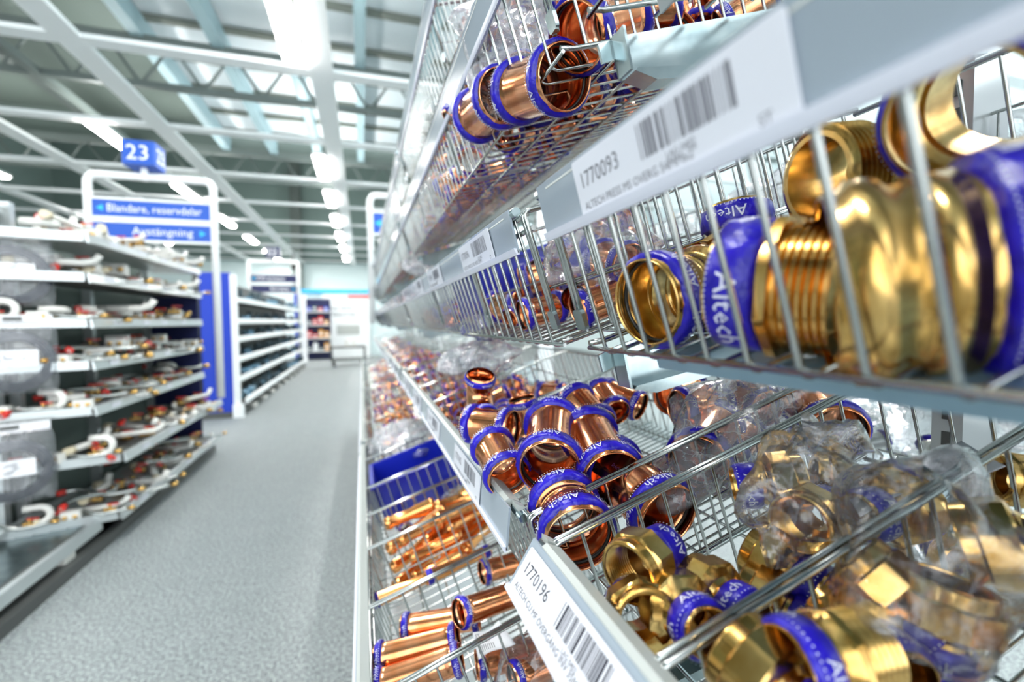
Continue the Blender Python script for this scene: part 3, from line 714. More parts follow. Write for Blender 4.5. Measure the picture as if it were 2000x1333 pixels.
bag('clear_bag', PT(1080, 1300, .58), (.08, .06, .035), .4, 'clear_bag', 'clear bag with a paper slip in the bottom basket beside the near price card', 14)
bag('clear_bag', PT(1170, 500, .50), (.06, .06, .045), .4, 'clear_bag', 'small clear bag behind the wires left of the open brass coupling', 18)
bag('clear_bag', PT(912, 706, 1.0), (.060, .055, .035), .4, 'milky_bag', 'cloudy plastic bag lying on the lower shelf where it blurs', 21)
bag('clear_bag', PT(955, 705, .93), (.06, .045, .04), .1, 'clear_bag', 'clear bag beside the cloudy one on the lower shelf', 22)
bag('clear_bag', PT(780, 860, 1.62), (.10, .09, .055), .6, 'milky_bag', 'white cloudy bag heaped on the bottom shelf beyond the blue bin', 23)
bag('clear_bag', PT(835, 865, 1.5), (.07, .07, .05), 1.6, 'clear_bag', 'clear bag with a ring inside on the bottom shelf beyond the blue bin', 24)
bag('clear_bag', PT(826, 520, 1.75), (.06, .07, .05), 1.2, 'milky_bag', 'knot of clear bags on the eye-level shelf under the upper baskets', 25)
bag('clear_bag', PT(960, 640, .80), (.05, .05, .03), 1.2, 'clear_bag', 'clear bag low behind the eye-level wires', 26)
bag('clear_bag', PT(900, 985, 1.05), (.045, .04, .035), .3, 'clear_bag', 'small clear bag with copper next to the blue bin', 28)
# paper slips
def paper(corners, label, lines, name='paper_label'):
    C_ = [Vector(c) for c in corners]; n = 10; vs = []
    def S(u, v): 
        p = C_[0].lerp(C_[1], u).lerp(C_[3].lerp(C_[2], u), v); nn = (C_[1] - C_[0]).cross(C_[3] - C_[0]).normalized(); return p + nn * (.004 * sin(u * 5 + v * 2))
    for i in range(n + 1):
        for j in range(n + 1): vs.append(S(i / n, j / n))
    fs = [(i * (n + 1) + j, (i + 1) * (n + 1) + j, (i + 1) * (n + 1) + j + 1, i * (n + 1) + j + 1) for i in range(n) for j in range(n)]
    org = vs[0].copy(); mb = MB().add([v - org for v in vs], fs, True); o = mb.build(name, 'paper', None, Matrix.Translation(org))
    md = o.modifiers.new('thickness', 'SOLIDIFY'); md.thickness = .0004; md.offset = 0
    nn = (C_[1] - C_[0]).cross(C_[3] - C_[0]).normalized(); nn = nn if nn.dot(-(C_[0] - Vector((0, 0, CH)))) > 0 else -nn
    W = (C_[1] - C_[0]).length; H = (C_[3] - C_[0]).length; tm = MB()
    for k, (t, sz) in enumerate(lines):
        v_, f_ = text_mesh(t, sz * H, res=1); y = 1 - (k + 1) / (len(lines) + .6)
        tm.add([S(min(1, .06 + a[0] / W), min(1, y + a[1] / H)) + nn * .0009 - org for a in v_], f_)
    tm.build('printing', 'ink', o); return tag(o, label, 'paper label')
paper([PT(1680, 1010, .30), PT(1960, 900, .31), PT(1880, 868, .36), PT(1640, 950, .35)], 'white paper slip with upside-down lettering on the right-hand bags', [('Altech Press', .2), ('övergång 28x1"', .2), ('10 st', .2)])
paper([PT(935, 1290, .555), PT(1005, 1255, .56), PT(975, 1215, .585), PT(925, 1240, .585)], 'white paper slip printed with a symbol and barcode in the bottom basket bag', [('ST  1770', .2), ('Altech', .2), ('|||||||||', .28)])
# ---- blue bins
def bin_(mw, d, label):
    L, W, H = d; t = .003; e = empty('blue_bin', mw=mw)
    m = MB().box((L / 2, W / 2, t / 2), (L, W, t))
    for c, q in (((L / 2, t / 2, H / 2), (L, t, H)), ((L / 2, W - t / 2, H / 2), (L, t, H)), ((t / 2, W / 2, H / 2), (t, W, H)), ((L - t / 2, W / 2, H / 2), (t, W, H))): m.box(c, q)
    for i in range(1, 5): m.box((L * i / 5, -.001, H * .45), (.003, .003, H * .8))
    m.build('tub', 'blue_bin', e)
    r = MB()
    for c, q in (((L / 2, -.003, H), (L + .012, .008, .006)), ((L / 2, W + .003, H), (L + .012, .008, .006)), ((-.003, W / 2, H), (.008, W + .012, .006)), ((L + .003, W / 2, H), (.008, W + .012, .006))): r.box(c, q)
    r.build('rim', 'blue_bin', e); return tag(e, label, 'plastic bin')
bin_(SM('C') @ Matrix.Translation((.015, 1.225, .004)), (.27, .20, .105), 'deep blue plastic bin standing in the bottom basket')
bin_(SM('A') @ Matrix.Translation((.035, .75, .004)), (.28, .20, .10), 'deep blue plastic bin behind the eye-level wires of the second bay')
bin_(SM('B') @ Matrix.Translation((.34, .10, -.02)), (.20, .30, .06), 'dark blue plastic tray behind the lower basket of the nearest bay') if False else None
# ---- heaps
def heap_label(what, s, b, extra=''): return '%(k)s ' + what + ' heaped in the ' + SN[s] + ' basket of the ' + BN[b] + extra
pile('B', .012, .21, .385, .70, ['c42', 'c35'], 6, '%(k)s partly buried under the big ones in the lower basket', 'buried couplings of the lower basket', True, .048)
pile('B', .012, .30, .71, .975, ['c42', 'c35', 'e35', 'c28'], 24, '%(k)s with blue bands heaped beyond the first divider of the lower basket', 'blue-banded couplings beyond the first divider', True, .125)
pile('B', .012, .30, .985, 1.205, ['c35', 'c28', 'e28', 'e35'], 22, '%(k)s with blue bands in the lower basket section beyond the cloudy bag', 'blurred couplings of the lower basket', False, .12)
pile('B', .012, .30, 1.215, 1.64, ['c35', 'c28', 'e28'], 30, '%(k)s in the far end of the lower basket of the second bay', 'couplings at the far end of the second lower basket', False, .12)
for b, n in ((2, 42), (3, 26), (4, 16)):
    pile('B', .012, .25, BAYS[b][0] + .05, BAYS[b][1] - .05, ['c35', 'c42', 'e35'], n, heap_label('with glints', 'B', b), 'fittings of the lower shelf, ' + BN[b], False, .13)
pile('B', .012, .30, .06, .185, ['hex', 'hexs'], 8, '%(k)s in the lower basket nearest the camera', 'brass adapters nearest the camera', True, .07)
pile('B', .012, .30, .20, .32, ['hex', 'hexs'], 8, '%(k)s at the bottom of the brass heap in the lower basket', 'brass adapters at the bottom of the heap', True, .055)
pile('C', .012, .22, .53, .69, ['slip'], 4, '%(k)s under the others in the bottom basket', 'long couplings under the others', True, .08, .1, along=.2)
pile('C', .012, .26, .885, 1.028, ['slim'], 22, '%(k)s of plain bright copper heaped crosswise in the bottom basket', 'plain slim couplings in the bottom basket', True, .11, .12, along=.25)
pile('C', .012, .26, 1.04, 1.198, ['c28', 'slim'], 3, '%(k)s left in the nearly empty section before the blue bin', 'fittings of the nearly empty section', True, .05)
pile('C', .012, .26, 1.465, 1.64, ['c35', 'c28', 'e28'], 12, '%(k)s around the cloudy bags on the bottom shelf', 'fittings around the cloudy bags', False, .10)
for b, n in ((2, 46), (3, 26), (4, 14)):
    pile('C', .012, .25, BAYS[b][0] + .04, BAYS[b][1] - .05, ['c35', 'c28', 'e28', 'slim'], n, heap_label('with orange glints', 'C', b), 'fittings of the bottom shelf, ' + BN[b], False, .13)
pile('A', .012, .30, .385, .595, ['c42', 'c35', 'e28'], 12, '%(k)s seen through the eye-level wires beside the bay boundary', 'couplings behind the eye-level wires', True, .085)
pile('A', .012, .30, .605, .745, ['c42', 'c28'], 9, '%(k)s through the eye-level wires before the blue bin', 'couplings before the eye-level blue bin', True, .09)
pile('A', .012, .30, .985, 1.29, ['c35', 'c28', 'e28'], 18, '%(k)s in the blurred middle of the eye-level basket', 'couplings of the middle eye-level basket', False, .10)
pile('D', .012, .30, .385, .775, ['c54', 'c42'], 10, '%(k)s lying low behind the upper wires beside the bag', 'couplings low behind the upper wires', True, .08)
pile('D', .06, .30, .42, .775, ['e28', 'c28', 'c35'], 26, '%(k)s heaped behind the bag on the upper shelf', 'small fittings behind the upper bag', False, .15)
pile('D', .012, .30, .79, 1.195, ['c42', 'c35', 'e35'], 26, '%(k)s in the middle of the upper basket', 'fittings in the middle of the upper basket', False, .12)
pile('D', .012, .30, 1.21, 1.64, ['c42', 'c35', 'e35'], 22, '%(k)s at the far end of the upper basket', 'fittings at the far end of the upper basket', False, .11)
pile('E', .012, .28, .39, .89, ['c42', 'e35', 'c35'], 18, '%(k)s behind the topmost wires nearest the camera', 'fittings of the near topmost basket', False, .11)
pile('E', .012, .28, .91, 1.64, ['c42', 'e35', 'c35'], 22, '%(k)s behind the topmost wires of the second bay', 'fittings of the far topmost basket', False, .11)
for s in 'DAE':
    for b, n in ((2, 18), (3, 9)):
        pile(s, .012, .22, BAYS[b][0] + .04, BAYS[b][1] - .05, ['c42', 'e35'], n, heap_label('seen dimly', s, b), 'fittings of the %s, %s' % (SN[s], BN[b]), False, .10)
# far side of the same rack: clear bags of chromed parts and blue lids, seen through the rear wires
def farside():
    fr = Matrix(((-1, 0, 0, .98), (0, 1, 0, 0), (0, 0, 1, 0), (0, 0, 0, 1)))
    for i, (y, z, sx) in enumerate(((.05, .16, .10), (.25, .17, .11), (.45, .15, .12), (.70, .16, .13), (1.0, .14, .12), (.15, -.24, .12), (.5, -.22, .13))):
        p = Vector((.80, y, CH + z + .045)); bag('clear_bag', p, (.10, sx, .075), 1.2 + i, 'milky_bag' if i % 2 else 'clear_bag', 'clear bag of chromed parts behind the rack, %s' % ['nearest the lens', 'second along', 'third along', 'fourth along', 'fifth along', 'nearest on the lower level', 'second on the lower level'][i], 40 + i)
    k = 0
    for (y, z) in ((.02, .17), (.10, .20), (.18, .17), (.27, .2), (.33, .16), (.42, .19), (.52, .16), (.62, .19), (.75, .17), (.9, .17), (1.05, .16), (.10, -.22), (.2, -.2), (.42, -.2), (.55, -.22)):
        k += 1; R = random.Random(k); mw = lookx(Vector((.72 + R.uniform(0, .08), y, CH + z + .01)), Vector((R.uniform(-1, 1), R.uniform(-1, 1), R.uniform(-.4, .4))))
        KINDS['chrome'] = (lambda d: mk_coupling(.017, .055, m='steel_tube', detail=False, name='chrome_coupling'), .017, .028, 'chrome coupling')
        inst(('chrome', 0), lambda: KINDS['chrome'][0](0), mw, 'chromed coupling with blue bands inside the bags on the far side of the rack', 'chrome coupling', 'chromed couplings on the far side')
    for z, nm in ((.13, 'upper'), (-.27, 'lower')):
        e = empty('rear_shelf', (.72, .3, CH + z)); MB().box((.12, 0, -.012), (.40, 2.4, .004)).build('sheet', 'shelf_metal', e)
        m = MB()
        for i in range(80): m.tube([(-.06, -1.2 + i * .03, 0), (-.06, -1.2 + i * .03, .09)], .0013, 5, False)
        m.tube([(-.06, -1.2, .09), (-.06, 1.2, .09)], .002, 6); m.tube([(-.06, -1.2, .0), (-.06, 1.2, .0)], .002, 6)
        m.build('rear_wires', 'chrome_wire', e)
        tag(e, 'pale %s shelf on the far side of the right rack, seen through the wires' % nm, 'shelf')
farside()
# ---------------- left racks ----------------
def mk_trap():
    e = MB(); P = [(-.07, 0, 0), (-.05, 0, .0)] + [(-.05 + .05 * sin(t), 0, .0 + .0 + .05 - .05 * cos(t)) for t in [i * PI / 8 for i in range(1, 9)]] + [(-.07, 0, .10), (-.12, 0, .10)]
    o = e.tube(P, .02, 10).build('pipe_trap', 'white_plastic')
    MB().lathe([(-.075, .021), (-.073, .028), (-.052, .028), (-.05, .021)], 12, False).build('nut', 'ivory', o)
    return o
def mk_hose():
    R = random.Random(4); P = [(-.2 + .4 * i / 12, .03 * sin(i * .6), .012 + .01 * sin(i * .5)) for i in range(13)]
    o = MB().tube(P, .011, 8).build('flexible_hose', 'steel_tube')
    MB().tube([P[0], (-.165, .016, .018)], .016, 8).build('end_cap', 'red_plastic', o)
    MB().tube([P[-1], (.235, P[-1][1], .01)], .015, 6).build('end_nut', 'brass', o); return o
def mk_valve():
    o = MB().lathe([(-.035, .012), (-.033, .016), (-.02, .016), (-.018, .013), (-.008, .013), (-.006, .018), (.006, .018), (.008, .013), (.018, .013), (.02, .016), (.033, .016), (.035, .012)], 10, False).tube([(0, 0, .01), (0, 0, .034)], .009, 8).build('brass_valve', 'brass')
    MB().box((.018, 0, .038), (.06, .014, .008)).build('handle', 'red_plastic', o); return o
def mk_block():
    o = MB().rbox((0, 0, .03), (.10, .06, .06), .01).build('white_socket_block', 'white_plastic')
    m = MB()
    for x in (-.025, .025): m.lathe([(0, .001), (.0, .014), (.003, .014), (.003, .001)], 12, True, Matrix.Translation((x, -.031, .03)) @ Matrix.Rotation(-PI / 2, 4, 'Z'))
    m.build('sockets', 'brass', o); return o
def mk_pipe_w():
    o = MB().tube([(-.16, 0, .016), (.10, 0, .016), (.14, .01, .03), (.16, .01, .06)], .016, 10).build('waste_pipe', 'white_plastic')
    MB().tube([(-.17, 0, .016), (-.13, 0, .016)], .021, 8).build('pipe_nut', 'ivory', o); return o
def mk_dark():
    o = MB().lathe([(-.05, .02), (-.05, .028), (-.03, .028), (-.028, .022), (.028, .022), (.03, .028), (.05, .028), (.05, .02)], 10).tube([(0, 0, .0), (0, 0, .06)], .022, 8).build('pipe_tee', 'dark_fitting')
    MB().lathe([(-.012, .0225), (-.01, .024), (.01, .024), (.012, .0225)], 10, False).build('collar', 'blue_fitting', o); return o
def mk_darkb():
    o = MB().lathe([(-.06, .018), (-.06, .026), (.06, .026), (.06, .018)], 10).build('blue_sleeve', 'blue_fitting'); return o
LK = {'trap': (mk_trap, 'pipe trap', 'white plastic pipe trap'), 'hose': (mk_hose, 'hose', 'steel hose with red cap'), 'valve': (mk_valve, 'valve', 'brass valve with red handle'),
      'block': (mk_block, 'socket block', 'white block with brass sockets'), 'waste': (mk_pipe_w, 'waste pipe', 'white waste pipe'), 'tee': (mk_dark, 'pipe tee', 'dark pipe tee with a blue collar'), 'sleeve': (mk_darkb, 'sleeve', 'bluish pipe sleeve')}
ORD = ['top', 'second', 'third', 'fourth', 'fifth', 'sixth', 'lowest']
XL = -1.5
LSH = [.50, .272, .01, -.235, -.50, -.785, -1.13]
def left_rack():
    Y0, Y1 = 3.31, 5.26
    e = empty('display_rack', (XL - .45, (Y0 + Y1) / 2, 0)); ox, oy = XL - .45, (Y0 + Y1) / 2
    m = MB()
    for y in (Y1 - oy + .02, 0, Y0 - oy): m.box((0, y, 1.0), (.07, .05, 2.0))
    m.build('upright', 'shelf_metal', e)
    MB().box((-.03, .0, 1.0), (.02, Y1 - Y0, 1.9)).build('back_panel', 'roof_dark', e)
    MB().box((.22, Y1 - oy + .03, .80), (.40, .02, 1.5)).build('end_panel', 'navy_panel', e)
    MB().box((.20, 0, .03), (.50, Y1 - Y0, .06)).build('base', 'dark_metal', e)
    tag(e, 'frame of the nearer left rack with dark blue back panels', 'rack')
    for i, z in enumerate(LSH):
        xo = XL + (.0 if i < 5 else (.13 if i == 5 else .10)); y1 = Y1 + (.0 if i < 5 else .05)
        s = empty('rack_shelf', (xo, (Y0 + y1) / 2, CH + z)); L = y1 - Y0
        d = .36 + (xo - XL)
        MB().box((-d / 2, 0, -.02), (d, L, .012)).build('shelf_board', 'dark_metal' if i % 2 else 'shelf_metal', s)
        MB().prism([(0, .025), (.012, .02), (.02, -.03), (.008, -.034)], -L / 2, L / 2).build('front_strip', 'shelf_metal', s)
        # short strip closing the end that faces the camera
        c = MB(); n = 6; q = Matrix.Translation((0, -L / 2, 0)) @ Matrix.Rotation(math.radians(18), 4, 'Z')
        c.box((-.27, 0, 0), (.52, .015, .05), q); c.build('end_strip', 'shelf_metal', s)
        wr = MB()
        zz = []
        for k in range(46):
            yy = -L / 2 + .02 + k * (L - .04) / 45; zz += [(-.012, yy, -.012), (-.012, yy + .001, .03)] if k % 2 else [(-.012, yy, .03), (-.012, yy + .001, -.012)]
        wr.tube(zz, .0018, 4, False)
        wr.build('wire_grid', 'chrome_wire', s)
        tag(s, 'slanting display shelf of the nearer left rack, %s from the top' % ORD[i] if i < 6 else 'lowest display shelf of the nearer left rack, just above the floor', 'shelf', 'shelves of the nearer left rack')
        cr = random.Random(i)
        for k in range(4 if i < 5 else 3):
            yy = Y0 + .25 + k * (L - .3) / 4 + cr.uniform(-.05, .05)
            o = MB().rbox((0, 0, 0), (.0016, .11, .034), .0004).build('shelf_tag', 'card', None, Matrix.Translation((xo + .0185, yy, CH + z - .004)) @ Matrix.Rotation(math.radians(8), 4, 'Y'))
            tag(o, 'white shelf tag on the %s shelf of the nearer left rack, %s along' % (ORD[i], ORD[k].replace('top', 'first')), 'shelf tag', 'white tags on the nearer left rack')
    # base shelf of the near bay with its low kick rail
    b = empty('base_shelf', (XL, 2.0, CH - 1.16)); L = 3.2
    MB().box((-.30, 0, 0), (.60, L, .012)).build('perforated_board', 'dark_metal', b)
    MB().prism([(0, .03), (.015, .02), (.02, -.04), (.005, -.045)], -L / 2 + .3, L / 2 - .3).build('front_strip', 'shelf_metal', b)
    m = MB()
    for k in range(150): m.box((-.30, -L / 2 + .02 + k * .021, .009), (.5, .006, .006))
    m.build('ribs', 'galvanised', b)
    MB().box((-.35, .2, .05), (.03, L, .03)).build('cross_rail', 'shelf_metal', b)
    tag(b, 'low ribbed grey shelf of the bare bay at lower left', 'shelf')
    tag(MB().box((XL + .05 - .25, 2.9, .05), (.50, 5.0, .02)).box((XL + .035, 2.9, .02), (.03, 5.0, .04)).build('floor_rail', 'dark_metal'), 'long dark rail on the floor along the nearer left rack', 'floor rail')
    for y in (2.3, 3.0, 3.7):
        tag(MB().rbox((XL - .02, y, .09), (.06, .10, .06), .01).build('rail_foot', 'white_plastic'), 'pale foot block under the left base shelf, %s' % {2.3: 'nearest', 3.0: 'middle', 3.7: 'farthest'}[y], 'foot block')
    # goods
    R = random.Random(11); seen = {}
    for i, z in enumerate(LSH):
        xo = XL + (.0 if i < 5 else (.13 if i == 5 else .10)); keys = {0: ['trap', 'waste', 'valve', 'block', 'hose', 'waste'], 1: ['waste', 'block', 'hose', 'valve', 'hose'], 2: ['block', 'trap', 'hose', 'waste', 'valve'], 3: ['hose', 'valve', 'hose', 'block'], 4: ['hose', 'valve', 'trap', 'hose'], 5: ['hose', 'waste', 'valve', 'valve'], 6: ['waste', 'hose', 'hose', 'valve']}[i]
        n = 44 if i == 0 else 32
        for k in range(n):
            key = keys[k % len(keys)]; fn, cat, ds = LK[key]; y = Y0 + .06 + (k + .5) * (Y1 - Y0 - .1) / n
            x = xo - R.uniform(.06, .26); ang = R.uniform(-.5, .5) + (PI / 2 if key in ('hose', 'waste') and R.random() < .6 else 0)
            if key == 'block': ang = PI / 2 * 0 + .1
            sc_ = R.uniform(.95, 1.35); zz = CH + z + .004 + (.02 if key in ('trap', 'valve') else 0) + (R.choice((0, .045, .085)) if i == 0 else R.choice((0, 0, .04, .07)))
            mw = Matrix.Translation((x, y, zz)) @ Matrix.Rotation(ang, 4, 'Z') @ (Matrix.Rotation(PI / 2 * R.choice((.75, 1, .9)), 4, 'X') if key == 'trap' else Matrix()) @ Matrix.Scale(sc_ * (.8 if key == 'trap' else 1), 4)
            inst(('L', key), fn, mw, '%s on the %s shelf of the nearer left rack' % (ds, ORD[i]), cat, '%ss on the %s shelf of the nearer left rack' % (cat, ORD[i]))
        if i > 1:                                  # goods showing at the end that faces the camera
            for k in range(6):
                key = ['block', 'trap', 'valve', 'hose'][(k + i) % 4]; fn, cat, ds = LK[key]
                mw = Matrix.Translation((xo - .05 - .08 * k, Y0 + .01 - .026 * k, CH + z + .01 + (.02 if key != 'block' else 0))) @ Matrix.Rotation(R.uniform(-.3, .3), 4, 'Z') @ Matrix.Scale(.9, 4)
                inst(('L', key), fn, mw, '%s at the near end of the %s shelf on the left' % (ds, ORD[i]), cat, 'goods at the near end of the left rack')
left_rack()
def rack2():
    X0 = -1.66; Y0, Y1 = 7.3, 14.9
    m = empty('display_rack', (X0 - .45, 11, 0))
    MB().box((0, 0, 1.0), (.05, Y1 - Y0, 1.9)).build('back_panel', 'dark_metal', m)
    MB().box((.25, 0, .04), (.5, Y1 - Y0, .08)).build('base', 'dark_metal', m)
    MB().box((.36, Y1 - 11 + .05, 1.0), (.10, .1, 1.9)).build('far_post', 'white_paint', m)
    tag(m, 'frame of the farther left rack with dark goods', 'rack')
    e = empty('end_panel', (-1.88, Y0 - .05, 0))
    MB().box((0, 0, 1.0), (.36, .05, 1.96)).build('panel', 'blue_panel', e)
    MB().box((.215, 0, .98), (.075, .06, 1.96)).build('edge_post', 'white_paint', e)
    MB().rbox((.23, -.01, .09), (.13, .10, .18), .01).build('foot', 'white_paint', e)
    k = MB()
    for i in range(48): k.box((.215, -.032, .25 + i * .036), (.02, .006, .016))
    k.build('slots', 'shelf_metal', e)
    tag(e, 'bright blue end panel with white slotted post at the farther left rack', 'end panel')
    R = random.Random(3)
    for i, z in enumerate((.33, .03, -.22, -.50, -.78, -1.08)):
        xo = X0 + (0 if i < 5 else .08); s = empty('rack_shelf', (xo, (Y0 + Y1) / 2, CH + z)); L = Y1 - Y0
        MB().box((-.2, 0, -.02), (.4, L, .02)).build('shelf_board', 'dark_metal', s)
        MB().prism([(0, .03), (.02, .02), (.025, -.04), (.005, -.045)], -L / 2, L / 2).build('front_strip', 'grid_white', s)
        tag(s, 'long shelf of the farther left rack, %s from the top' % (ORD[i] if i < 5 else 'sixth'), 'shelf', 'shelves of the farther left rack')
        for k in range(22):
            key = R.choice(('tee', 'sleeve', 'tee')); fn, cat, ds = LK[key]; y = Y0 + .15 + k * (L - .3) / 22 + R.uniform(-.1, .1); sc_ = R.uniform(1.5, 2.4) * (.85 if i else 1)
            mw = Matrix.Translation((xo - .09 - R.uniform(0, .05), y, CH + z + .03 * sc_ - .01)) @ Matrix.Rotation(R.uniform(0, 3), 4, 'Z') @ Matrix.Scale(sc_, 4)
            inst(('L', key), fn, mw, '%s on the %s shelf of the farther left rack' % (ds, ORD[i]), cat, '%ss on the farther left rack' % cat)
    for k in range(9):
        y = 7.9 + k * .75; o = MB().rbox((X0 + .04, y, .06), (.12, .16, .05), .02).build('base_bracket', 'white_plastic')
        tag(o, 'white foot clip along the base of the farther left rack', 'foot clip', 'foot clips of the farther left rack')
rack2()
# coil bags
def coil(p, tz, lab, r, sc_=1):
    e = empty('bagged_coil', p); e.rotation_euler = (0, 0, tz)
    m = MB(); pts = [((.115 + .012 * (i // 36)) * cos(i * PI / 18), .006 * (i // 36), (.115 + .012 * (i // 36)) * sin(i * PI / 18) - .02) for i in range(36 * 4)]
    m.tube(pts, .0095, 7).build('coil', 'coil_grey', e)
    b = MB(); R = random.Random(r); n, k = 18, 22; vs = []
    for sd in (-1, 1):
        for i in range(k + 1):
            for j in range(n + 1):
                u, v = -1 + 2 * j / n, -1 + 2 * i / k; wgt = (1 - u * u) ** .5 * (1 - v * v) ** .5 if abs(u) < 1 and abs(v) < 1 else 0
                corner = 1 - .10 * abs(v) ** 6 * abs(u)
                vs.append((u * .165 * corner, sd * (.004 + .035 * wgt) + .012 + R.uniform(-.002, .002), v * .19))
    q = (n + 1) * (k + 1); fs = []
    for s_ in (0, 1):
        for i in range(k):
            for j in range(n): a = s_ * q + i * (n + 1) + j; fs.append((a, a + 1, a + n + 2, a + n + 1))
    b.add(vs, fs, True).build('bag_film', 'thin_bag', e)
    MB().box((0, .012, .20), (.30, .006, .05)).build('header_card', 'paper', e)
    MB().box((0, .008, .205), (.07, .008, .018)).build('hang_slot', 'dark_metal', e)
    MB().box((.02, -.026, .0), (.14, .002, .085)).build('paper_label', 'paper', e)
    tag(e, lab, 'bagged coil', 'coiled hoses in clear bags'); e.scale = (sc_,) * 3
for p, lab, r in ((PT(22, 530, 2.55), 'grey coiled hose in a labelled clear bag, uppermost of three at the left', 1), (PT(28, 700, 2.50), 'grey coiled hose in a labelled clear bag, middle of three at the left', 2), (PT(22, 915, 2.45), 'grey coiled hose in a labelled clear bag, lowest of three at the left', 3)):
    coil(p, math.radians(26), lab, r, 1.03)
def hook_post():
    p = PT(22, 700, 2.60); e = empty('hook_stand', (p.x - .05, p.y + .12, 0))
    MB().box((0, 0, 1.0), (.05, .04, 2.0)).build('post', 'shelf_metal', e)
    m = MB()
    for z in (1.95, 1.47, .93): m.tube([(0, 0, z), (.02, -.16, z + .005), (.02, -.18, z + .02)], .004, 6)
    m.build('hooks', 'chrome_wire', e); tag(e, 'slim steel post with hooks carrying the bagged coils at left', 'hook stand')
hook_post()
# ---------------- signs ----------------
def sign(px, py, w_, top, lab, boards, cube=None, r=.030, legs=1.9):
    """tubular sign frame; origin at the left post foot, w_ wide, top z in the room"""
    e = empty('sign_frame', (px, py, 0))
    P = [(0, 0, top - legs)] + arc2((0, 0, 0), (0, 0, top), (w_, 0, top), .08, 5) + arc2((0, 0, top), (w_, 0, top), (w_, 0, 0), .08, 5) + [(w_, 0, top - legs)]
    MB().tube(P, r, 10).build('tube_frame', 'white_paint', e)
    for (z0, z1, txt, col, arrow) in boards:
        bd = MB().box((w_ / 2, 0, (z0 + z1) / 2), (w_ - .05, .02, z1 - z0)).build('sign_board', col, e)
        m = MB(); vs, fs = text_mesh(txt, (z1 - z0) * .68); W = max(v[0] for v in vs); k = min(1, w_ * .76 / W); x0 = w_ * .14 if arrow < 0 else w_ * .82 - W * k
        m.add([(x0 + v[0] * k, -.012, z0 + (z1 - z0) * .30 + v[1]) for v in vs], fs); m.build('sign_text', 'white_paint', bd)
        ax = w_ * .09 if arrow < 0 else w_ * .90; zc = (z0 + z1) / 2; s_ = (z1 - z0) * .20
        MB().add([(ax - s_ * .8 * arrow, -.012, zc + s_), (ax + s_ * arrow, -.012, zc), (ax - s_ * .8 * arrow, -.012, zc - s_)], [(0, 1, 2)]).build('arrow', 'sign_cyan', bd)
        MB().box((w_ / 2, -.004, z1 + .012), (w_ - .05, .02, .02)).box((w_ / 2, -.004, z0 - .012), (w_ - .05, .02, .02)).build('board_edge', 'white_paint', e)
    tag(e, lab, 'sign')
    if cube:
        num, s_, cx, zc, hue = cube; c = MB().rbox((0, 0, 0), (s_, s_, s_ * .82), .02).build('number_cube', hue, None, Matrix.Translation((px + cx, py, top + zc)) @ Matrix.Rotation(math.radians(0), 4, 'Z'))
        m = MB(); vs, fs = text_mesh(num, s_ * .72, 'CENTER')
        for q in range(4): m.add([(v[0], -s_ / 2 - .003, v[1] - s_ * .25) for v in vs], fs, False, Matrix.Rotation(q * PI / 2, 4, 'Z'))
        m.build('number', 'white_paint', c); MB().box((0, 0, -s_ * .41 - .05), (.04, .04, .11)).build('stem', 'white_paint', c)
        tag(c, 'blue cube reading %s on top of the %s sign frame' % (num, 'nearer' if num == '23' else 'farther'), 'number cube')
sign(-2.12, 4.75, .90, CH + 1.235, 'white tubular sign frame with two blue boards over the nearer left rack',
     [(CH + .895, CH + 1.03, 'Blandare, reservdelar', 'sign_blue', -1), (CH + .71, CH + .845, 'Avstängning', 'sign_blue', 1)], ('23', .235, .40, .17, 'sign_blue'), .032)
sign(-2.84, 14.0, 1.2, CH + 1.63, 'small distant white sign frame with navy boards over the farther left rack',
     [(CH + 1.08, CH + 1.28, 'VVS-armatur', 'navy_panel', -1), (CH + .80, CH + 1.0, 'Rördelar', 'navy_panel', 1)], ('22', .34, .60, .24, 'navy_panel'), .045, 1.7)
sign(.10, 5.0, .85, CH + 1.28, 'white sign frame over the far end of the right-hand rack',
     [(CH + .90, CH + 1.10, 'Kopplingar', 'sign_blue', -1)], None, .032, 1.3)
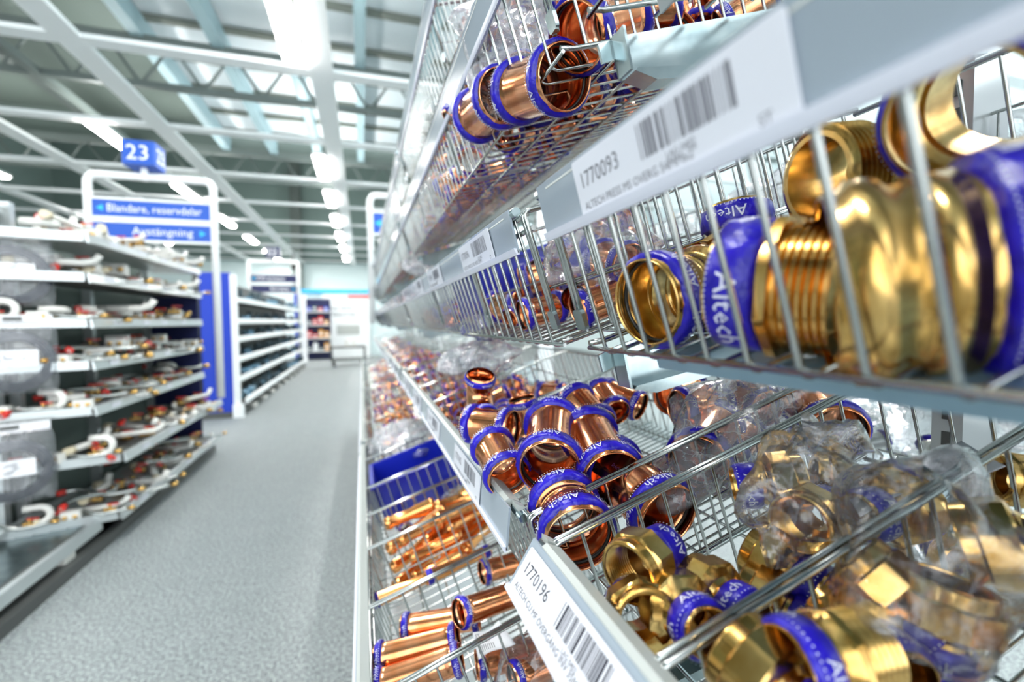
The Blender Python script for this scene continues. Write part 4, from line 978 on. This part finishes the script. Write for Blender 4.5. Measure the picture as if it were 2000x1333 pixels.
# ---------------- far end: doorway, posters, cart ----------------
def far_end():
    b = MB()
    struct('partition_far', MB().box((-.4, 18.6, 1.25), (5.2, .12, 2.5)), 'wall_pale')
    struct('wall_band', MB().box((-.3, 18.45, CH + 1.12), (3.9, .1, .14)), 'sign_cyan')
    e = empty('poster_board', (-.55, 18.2, 0))
    MB().box((0, 0, 1.15), (1.62, .05, 2.3)).build('panel', 'grid_white', e)
    t = MB(); vs, fs = text_mesh('DIN NYA', .20); t.add([(v[0] - .62, -.03, v[1] + 1.72) for v in vs], fs); vs, fs = text_mesh('VERKSTAD', .20); t.add([(v[0] - .62, -.03, v[1] + 1.50) for v in vs], fs)
    t.build('heading', 'dark_fitting', e)
    MB().box((.05, -.03, 1.0), (.8, .01, .35)).build('photo_panel', 'rail_plastic', e)
    MB().box((.45, -.03, 2.22), (.8, .01, .10)).build('red_banner', 'red_banner', e)
    tag(e, 'white poster board with dark heading and red banner at the aisle end', 'poster')
    s = empty('blue_divider', (-1.98, 16.6, 0)); MB().box((0, 0, 1.2), (.16, .5, 2.3)).build('panel', 'blue_panel', s); MB().box((.16, 0, 1.1), (.14, .3, 2.2)).build('post', 'white_paint', s)
    tag(s, 'narrow blue panel with white post beyond the farther left rack', 'end panel')
    r = empty('goods_rack', (-1.45, 17.3, 0))
    for z in (.3, .75, 1.2, 1.65): MB().box((0, 0, z), (.75, .4, .04)).build('shelf', 'grid_white', r)
    MB().box((0, .22, 1.05), (.8, .04, 2.1)).build('back', 'navy_panel', r)
    tag(r, 'small rack of mixed goods at the end of the left aisle side', 'rack')
    R = random.Random(5); mats = ['blue_panel', 'red_plastic', 'grid_white', 'orange', 'dark_fitting']
    for z in (.3, .75, 1.2, 1.65):
        for k in range(4):
            mm = R.choice(mats); h = R.uniform(.12, .3)
            o = MB().rbox((0, 0, h / 2), (.14, .2, h), .01).build('carton', mm, None, Matrix.Translation((-1.72 + k * .18, 17.25, z + .02)))
            MB().box((0, -.102, h * .5), (.09, .004, h * .35)).build('carton_label', 'grid_white', o)
            tag(o, 'distant carton standing on the mixed goods rack at the aisle end', 'carton', 'cartons on the distant rack')
    c = empty('shopping_cart', (-.42, 14.5, 0)); c.rotation_euler = (0, 0, .1)
    m = MB(); W, D, z0, z1 = .95, .55, .55, .78
    for x in (-W / 2, W / 2):
        m.tube([(x, -D / 2, z0), (x, D / 2, z0)], .014, 6); m.tube([(x, D / 2, z0), (x, D / 2, .16)], .016, 6); m.tube([(x * .95, -D / 2, z0), (x * .95, -D / 2, .16)], .016, 6)
    m.tube([(-W / 2, -D / 2, .2), (W / 2, -D / 2, .2)], .014, 6).tube([(-W / 2, D / 2, .2), (W / 2, D / 2, .2)], .014, 6).tube([(-W / 2, -D / 2, z0), (W / 2, -D / 2, z0)], .014, 6)
    m.build('cart_frame', 'dark_metal', c)
    MB().box((0, 0, z0 + .02), (W, D, .035)).build('tray', 'dark_metal', c)
    MB().tube([(-W / 2, -D / 2, z0), (-W / 2, -D / 2, z0 + .38), (-W / 2, D / 2, z0 + .38), (-W / 2, D / 2, z0)], .014, 6).build('handle', 'shelf_metal', c)
    for x in (-W * .42, W * .42):
        for y in (-D / 2, D / 2): MB().lathe([(-.02, .02), (-.02, .07), (.02, .07), (.02, .02)], 14, True, Matrix.Translation((x, y, .085)) @ Matrix.Rotation(.2, 4, 'Z')).build('wheel', 'rubber_black', c)
    tag(c, 'dark four-wheeled platform cart parked at the end of the aisle', 'cart')
    bx = MB().rbox((0, 0, .09), (.3, .25, .18), .01).build('carton', 'white_plastic', None, Matrix.Translation((-.35, 14.5, .59))); MB().box((0, -.127, .09), (.16, .004, .08)).build('carton_label', 'grid_white', bx)
    tag(bx, 'pale carton lying on the dark cart', 'carton')
    cm = empty('security_camera', (-2.75, 22, CH + 2.35)); MB().tube([(0, 0, .66), (0, 0, .05)], .03, 8).build('mount', 'dark_metal', cm)
    MB().lathe([(-.12, .001), (-.12, .09), (.08, .12), (.12, .08), (.12, .001)], 14, False, Matrix.Rotation(PI / 2, 4, 'Y')).build('dome', 'black', cm)
    tag(cm, 'small dark camera dome hanging below the ceiling grid at the far end', 'security camera')
far_end()
